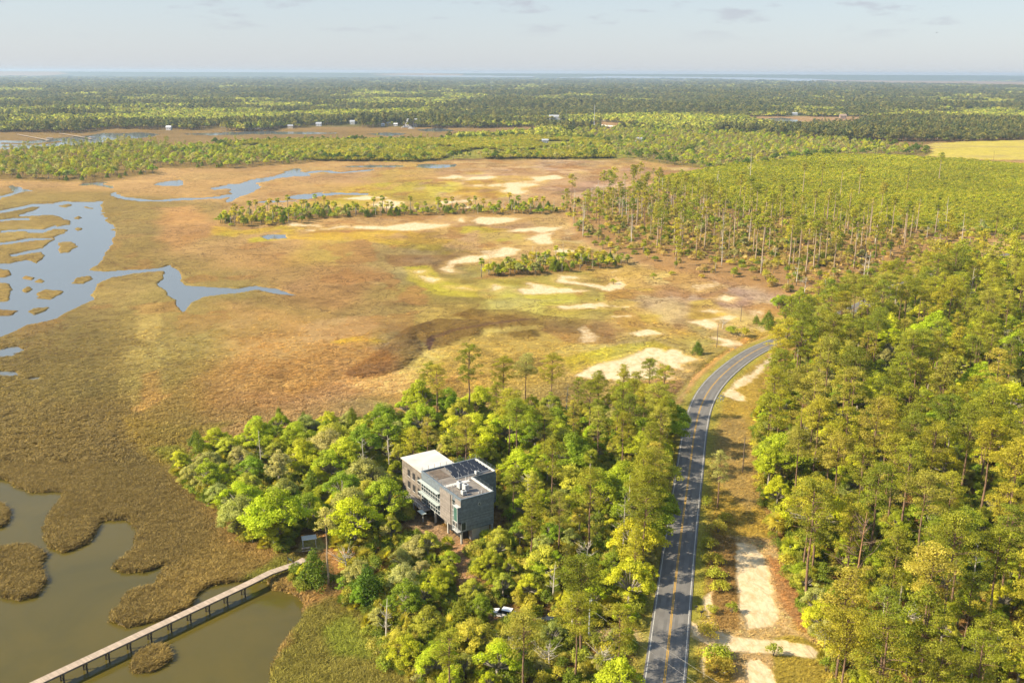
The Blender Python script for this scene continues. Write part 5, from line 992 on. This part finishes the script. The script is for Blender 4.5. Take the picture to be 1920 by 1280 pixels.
LOOK = dict(pine='olive green pine', oak='leafy green oak', cedar='dark green cedar', palm='fan palm', snag='bare grey dead tree', shrub='green shrub')
ZONE = dict(grove=('of the grove around the grey building','in the grove around the grey building'), right=('deep in the dense forest right of the road','in the forest right of the road'), snags=('in the thin pine and snag forest above the bend','in the thin forest above the bend'),
            plantation=('standing over the bright young plantation','over the bright plantation'), island=('on the narrow tree islands in the marsh','on the marsh tree islands'), peninsula=('on the wooded peninsula beyond the marsh','on the far wooded peninsula'),
            marsh=('out in the marsh left of the road bend','in the marsh'), marshoak=('in the clump between the marsh and the road bend','clump between marsh and bend'), bushes=('on open ground beside the road or marsh','on open ground'), scatter=('on the lower edge of the near woods','on the lower edge of the near woods'))
def col_word(t):
    r_, g_, b_ = t; return 'yellow-green' if r_ > .85*g_ and g_ > .26 else 'bright green' if g_ > .24 else 'olive'
PROTO = {}
def tree(p):
    kn = KN[p['kind']]; tm, cm = LIB[p['lib']][p['v']]; root = empty(kn[0], (p['x'], p['y'], p['z']), p['rz'], cat=kn[1]); root.scale = (p['s'], p['s'], p['s'] * p['hs'])
    key = (p['lib'], p['v'])
    if key not in PROTO:
        a = bpy.data.objects.new('trunk', tm); b_ = bpy.data.objects.new({'palm':'fronds','palmetto':'fronds','snag':'branches','redsnag':'branches','deadbush':'branches'}.get(p['lib'],'crown'), cm); PROTO[key] = (a, b_)
    else: a, b_ = [o.copy() for o in PROTO[key]]
    for o in (a, b_): COL.objects.link(o); o.parent = root
    b_['tint'] = p['t']; return root
def look(p): return {'moss': 'greyish mossy oak' if p['kind'] == 'oak' else 'greyish pine', 'brightoak': 'bright yellow-green oak'}.get(p['tk'], LOOK[p['kind']])
masses = {}
for kind, kn in KN.items():
    L_k = sorted([p for p in placed if p['kind'] == kind], key=lambda p: p['y'] - (1000 if p.get('label') else 0)); n_ind = 0; ind = []
    for p in L_k:
        vis = -40 < p['px'] < 1960 and p['py'] < 1290
        if n_ind < 295 and vis: n_ind += 1; ind.append(p)
        else: masses.setdefault(kind, []).append(p)
    buckets = {}
    for p in ind:
        if p.get('label'): continue
        if p['zone'] in ('grove', 'right', 'scatter', 'bushes') and p['y'] < 400:
            k_ = min(LAND, key=lambda q: math.hypot(LAND[q][0][0]-p['x'], LAND[q][0][1]-p['y'])); dx_, dy_ = p['x']-LAND[k_][0][0], p['y']-LAND[k_][0][1]
            rel = ('right of' if dx_ > 0 else 'left of') if abs(dx_) > abs(dy_) else ('behind' if dy_ > 0 else 'in front of'); buckets.setdefault((k_, rel, look(p)), []).append((math.hypot(dx_, dy_), p))
    for (k_, rel, lk), q in buckets.items():
        for i, (_, p) in enumerate(sorted(q, key=lambda t: t[0])):
            if i < len(ORD): p['label'] = f"{lk}, {ORD[i]} one {rel} {LAND[k_][1]}"
    for p in ind:
        o = tree(p); zn = ZONE[p['zone']]
        o['label'] = p.get('label') or f"{look(p)} {zn[0]}"; o['group'] = f"{kn[1]}s {zn[1]}"
# ------------------------------------------------------------------ masses: one object each, instanced inside
SRC = {}
def source(libk):
    out = []
    for i, (tm, cm) in enumerate(LIB[libk]):
        key = (libk, i)
        if key not in SRC:
            if key in PROTO: SRC[key] = PROTO[key]
            else: SRC[key] = (bpy.data.objects.new('trunk', tm), bpy.data.objects.new('crown', cm))
        out.append(SRC[key])
    return out
def scatter(name, rows, libs, label=None, cat=None, kind='stuff'):
    """rows: lib index offset resolved to a flat variant list; x,y,z,sx,sz,rz,tint"""
    flat, off = [], {}
    for l_ in libs: off[l_] = len(flat); flat += source(l_)
    n_ = len(rows['x']); me = bpy.data.meshes.new(name); me.vertices.add(n_); me.vertices.foreach_set('co', np.stack([rows['x'], rows['y'], rows['z']], -1).astype(np.float32).ravel())
    def at(nm, ty, prop, arr): a = me.attributes.new(nm, ty, 'POINT'); a.data.foreach_set(prop, np.ascontiguousarray(arr).ravel())
    idx_ = np.array([off[l_] for l_ in libs])[rows['l']] + rows['v']
    at('pick', 'INT', 'value', idx_.astype(np.int32)); at('turn', 'FLOAT_VECTOR', 'vector', np.stack([rows['tx'] if 'tx' in rows else np.zeros(n_), np.zeros(n_), rows['rz']], -1).astype(np.float32)); at('size', 'FLOAT_VECTOR', 'vector', np.stack([rows['sx'], rows['sx'], rows['sz']], -1).astype(np.float32))
    at('tint', 'FLOAT_COLOR', 'color', np.concatenate([rows['t'], np.ones((n_, 1))], 1).astype(np.float32))
    ob = link(bpy.data.objects.new(name, me)); tag(ob, label, cat, None, kind)
    ng = bpy.data.node_groups.new(name, 'GeometryNodeTree'); ng.interface.new_socket('Geometry', in_out='INPUT', socket_type='NodeSocketGeometry'); ng.interface.new_socket('Geometry', in_out='OUTPUT', socket_type='NodeSocketGeometry')
    N_, K_ = ng.nodes, ng.links; gi = N_.new('NodeGroupInput'); go = N_.new('NodeGroupOutput'); ip = N_.new('GeometryNodeInstanceOnPoints'); gti = N_.new('GeometryNodeGeometryToInstance')
    for (a, c) in reversed(flat):
        j = N_.new('GeometryNodeJoinGeometry')
        for o in (a, c): oi = N_.new('GeometryNodeObjectInfo'); oi.inputs['Object'].default_value = o; oi.transform_space = 'ORIGINAL'; K_.new(oi.outputs['Geometry'], j.inputs[0])
        K_.new(j.outputs[0], gti.inputs[0])
    def na(nm, ty): x = N_.new('GeometryNodeInputNamedAttribute'); x.data_type = ty; x.inputs['Name'].default_value = nm; return x.outputs['Attribute']
    K_.new(gi.outputs[0], ip.inputs['Points']); K_.new(gti.outputs[0], ip.inputs['Instance']); ip.inputs['Pick Instance'].default_value = True
    K_.new(na('pick', 'INT'), ip.inputs['Instance Index']); K_.new(na('turn', 'FLOAT_VECTOR'), ip.inputs['Rotation']); K_.new(na('size', 'FLOAT_VECTOR'), ip.inputs['Scale']); K_.new(ip.outputs[0], go.inputs[0])
    md = ob.modifiers.new('scatter', 'NODES'); md.node_group = ng; return ob
def rows_of(ps, libs):
    return dict(x=np.array([p['x'] for p in ps]), y=np.array([p['y'] for p in ps]), z=np.array([p['z'] for p in ps]), sx=np.array([p['s'] for p in ps]), sz=np.array([p['s']*p['hs'] for p in ps]), rz=np.array([p['rz'] for p in ps]), t=np.array([p['t'] for p in ps]), l=np.array([libs.index(p['lib']) for p in ps]), v=np.array([p['v'] for p in ps]))
for kind, ps in masses.items():
    libs = sorted({p['lib'] for p in ps}); scatter(KN[kind][2], rows_of(ps, libs), libs)
print('masses', {k_: len(v_) for k_, v_ in masses.items()})
def pal(keys, n_, g_=1.0, j=.12): a = np.array([C(*c) * LGAIN for c in keys]); return np.clip(a[rng.integers(len(a), size=n_)] * (1 + rng.normal(size=(n_, 1)) * j) * g_, .003, .6)
def zone_points(zone, n, cond=None, mg=0):
    P = FPOLY[zone]; lo, hi = P.min(0), P.max(0); X = rng.uniform(lo[0], hi[0], n); Y = rng.uniform(lo[1], hi[1], n); px, py = proj(X, Y, 2); m = (sdf(P, X, Y) > mg) & (linedist(ROAD, X, Y) > 5.5) & (px > -60) & (px < 1980) & (py < 1330); return X[m], Y[m]
# undergrowth of shrubs and saw palmetto
xs, ys = [], []
for z_, n_ in (('grove', 6500), ('right', 40000), ('snags', 15000)):
    X, Y = zone_points(z_, n_, mg=-1); xs.append(X); ys.append(Y)
X, Y = np.concatenate(xs), np.concatenate(ys); bx_ = (X-ROCK[0])*math.cos(BROT)+(Y-ROCK[1])*math.sin(BROT); by_ = -(X-ROCK[0])*math.sin(BROT)+(Y-ROCK[1])*math.cos(BROT)
m = ~((bx_ > -2.2) & (bx_ < 15) & (by_ > -1.5) & (by_ < 31));  
for i, Hq in enumerate(HOLES): m &= (sdf(Hq, X, Y) < 0) | ((i == 2) & (rng.uniform(size=len(X)) < .4)) | ((i == 3) & (proj(X, Y, 1)[1] > 1176))
X, Y = X[m], Y[m]; n_ = len(X); t = pal([(128,132,44),(112,124,38),(150,142,62),(104,116,36),(156,148,50)], n_); l_ = (rng.uniform(size=n_) < .35).astype(int)
front = np.zeros(n_); ds_ = sdf(FPOLY['snags'], X, Y); front = (ds_ > -2) & (rng.uniform(size=n_) > ss(0, 90, ds_) * .85 + .12); t = np.where((ds_ > 0)[:, None] & (rng.uniform(size=(n_, 1)) < .6), pal([(160,140,84),(150,138,74),(168,146,92)], n_), t); kp = ~front; X, Y, t, l_ = X[kp], Y[kp], t[kp], l_[kp]; n_ = len(X)
scatter('undergrowth', dict(x=X, y=Y, z=np.maximum(terrain(X, Y, False), .2), sx=rng.uniform(.6, 1.35, n_) * np.where(Y > 400, 1.2, 1), sz=rng.uniform(.6, 1.5, n_) * np.where(Y > 400, 1.2, 1), rz=rng.uniform(0, 6.28, n_), t=t, l=l_, v=np.where(l_ == 0, rng.integers(3, size=n_), rng.integers(2, size=n_))), ['shrub', 'palmetto'])
# young plantation and bright scrub field
xs, ys, ts = [], [], []
X, Y = zone_points('plantation', 78000); xs.append(X); ys.append(Y); g1 = fbm(X, Y, 60, 501)[:, None]; ts.append(pal([(134,135,26),(124,128,26),(148,142,36)], len(X), j=.09) * (1 + g1 * .5))
X, Y = zone_points('mid', 60000); px, py = proj(X, Y, 2); m = (px < 1150) & (fbm(X, Y, 60, 503) > -.16); X, Y = X[m], Y[m]; xs.append(X); ys.append(Y); ts.append(pal([(138,136,30),(126,126,30),(154,142,48)], len(X), j=.09) * (1 + fbm(X, Y, 80, 502)[:, None] * .6))
X, Y = np.concatenate(xs), np.concatenate(ys); n_ = len(X); s_y = rng.uniform(.7, 1.15, n_) * np.clip(Y / 900, .8, 1.4)
scatter('young_pine_plantation', dict(x=X, y=Y, z=np.full(n_, 1.0), sx=s_y * 1.3, sz=s_y * (.8 + .5 * fbm(X, Y, 25, 505)), rz=rng.uniform(0, 6.28, n_), t=np.concatenate(ts), l=np.zeros(n_, int), v=rng.integers(2, size=n_)), ['youngpine'])
# the far forest to the horizon
print('far forest'); n_ = 165000; Y = np.exp(rng.uniform(math.log(1500), math.log(15000), n_)); X = rng.uniform(-.60, .60, n_) * Y; px, py = proj(X, Y, 1)
m = np.ones(n_, bool)
for P in FMP + FWP + [HAY, HAY2] + [FPOLY[k_] for k_ in ('mid', 'east', 'peninsula')]: m &= sdf(P, X, Y) < 4
for P in WPOLY[8:12]: m &= sdf(P, X, Y) < 6
for hx, hy in ((773,241),(735,238),(1040,227),(317,244),(598,238),(661,235),(420,240),(1490,218),(545,242)): q = G(hx, hy); m &= ~((abs(X - q[0]) < 26) & (Y < q[1] + 20) & (Y > q[1] - 240))
X, Y = X[m], Y[m]; n_ = len(X); br = fbm(X, Y, 330, 601, 3) + .6 * fbm(X, Y, 110, 602, 2); pn = rng.uniform(size=n_) < (1 - ss(-.12, .14, br)) * .85; sc = np.clip(Y / 1900, 1, 6.5) * rng.uniform(.6, 1.05, n_)
brt = rng.uniform(size=n_) < ss(-.05, .3, br) * .75
t = np.where(pn[:, None], pal([(96,100,52),(112,110,58),(86,94,54),(122,116,60)], n_, 1, .2), np.where(brt[:, None], pal([(164,164,60),(148,156,56),(176,168,70)], n_), pal([(128,130,56),(140,134,70),(112,118,54)], n_, 1, .2)))
pxf, pyf = proj(X, Y, 1); scatter('far_forest', dict(x=X, y=Y, z=np.full(n_, .8), sx=sc, sz=rng.uniform(.6, 1.05, n_) * np.clip(Y/3500, 1, 1.35) * (1 + 1.3 * fbm(X, Y, 240, 611, 3)), rz=rng.uniform(0, 6.28, n_), t=t, l=(~pn).astype(int), v=np.where(pn, rng.integers(2, size=n_), rng.integers(3, size=n_))), ['farpine', 'faroak'])
# ------------------------------------------------------------------ marsh grass tussocks
def tuft(seed, nb=18, h=.8, r0=.5):
    r = np.random.default_rng(seed); V, Q, L = [], [], []
    for k_ in range(nb):
        a = r.uniform(0, 6.28); rad = r0 * math.sqrt(r.uniform()); b_ = np.array([math.cos(a)*rad, math.sin(a)*rad, -.1]); d_ = np.array([r.normal()*.35+.25, r.normal()*.35, 1]); hh_ = h * r.uniform(.6, 1.15); tt_ = r.normal(size=3) * [1, 1, 0]; tt_ /= np.linalg.norm(tt_) + 1e-6
        m_ = b_ + d_*hh_*.55; e_ = m_ + (d_ + [d_[0]*.8, d_[1]*.8, -.2])*hh_*.45; wv = .07; V += [b_-tt_*wv, b_+tt_*wv, m_+tt_*wv*.9, m_-tt_*wv*.9, e_+tt_*.015, e_-tt_*.015]; o = len(V)-6; Q += [[o,o+1,o+2,o+3],[o+3,o+2,o+4,o+5]]; L += [r.uniform()]*6
    return npmesh('tuft', np.array(V), np.array(Q), BLADE, np.array(L))
tf = [tuft(i) for i in range(4)]; dummy = bpy.data.meshes.new('root_ball'); dummy.from_pydata([(0,0,-.1),(.05,0,-.1),(0,.05,-.05)], [], [(0,1,2)]); dummy.materials.append(BLADE)
LIB['tuft'] = [(dummy, t_) for t_ in tf]
xs, ys, ks = [], [], []
for n_, y0, y1, k_ in ((190000, 128, 235, 1.0), (120000, 235, 420, 1.5)):
    Y = np.sqrt(rng.uniform(y0*y0, y1*y1, n_)); X = rng.uniform(-.60, .60, n_) * (Y + 8); xs.append(X); ys.append(Y); ks.append(np.full(n_, k_))
X, Y, Kk = map(np.concatenate, (xs, ys, ks)); h_, c_, sa_, up_, sh_, rd_ = terrain(X, Y)
den = ss(-.5, .15, fbm(X, Y, 7, 701, 3) + .15)
m = (sh_ < .35) & (sa_ < .35) & (rd_ > 4.6) & (h_ > -.05) & ((up_ < .5) | (rng.uniform(size=len(X)) < .25)) & (rng.uniform(size=len(X)) < (.35 + .65 * den) * (1 - ss(240, 425, Y)) ** 2)
X, Y, Kk, h_, c_, up_ = X[m], Y[m], Kk[m], h_[m], c_[m], up_[m]; n_ = len(X); s_y = Kk * rng.uniform(.7, 1.3, n_) * np.where(up_ > .5, .6, 1); print('tufts', n_)
scatter('marsh_grass', dict(x=X, y=Y, z=h_, sx=s_y * 1.1, sz=s_y * np.where(up_ > .5, .5, .8) * (1 - .72 * ss(190, 330, Y)), rz=rng.uniform(-.8, .8, n_), t=np.clip(c_ * np.array([1.6, 1.62, 1.5]) * (1 + rng.normal(size=(n_, 1)) * .16), .003, .7), l=np.zeros(n_, int), v=rng.integers(4, size=n_)), ['tuft'])
# ------------------------------------------------------------------ haze
hz = MB().box(-12000, 12000, -700, 16500, -3, 118).build('haze', bpy.data.materials.new('haze_air')); tag(hz, kind='stuff')
hm = hz.data.materials[0]; hm.use_nodes = True; hm.node_tree.nodes.clear(); pv = hm.node_tree.nodes.new('ShaderNodeVolumePrincipled'); ho = hm.node_tree.nodes.new('ShaderNodeOutputMaterial')
pv.inputs['Color'].default_value = (.62, .80, 1.0, 1); pv.inputs['Density'].default_value = 7e-5; pv.inputs['Anisotropy'].default_value = .2; hm.node_tree.links.new(pv.outputs[0], ho.inputs['Volume'])
print('done')
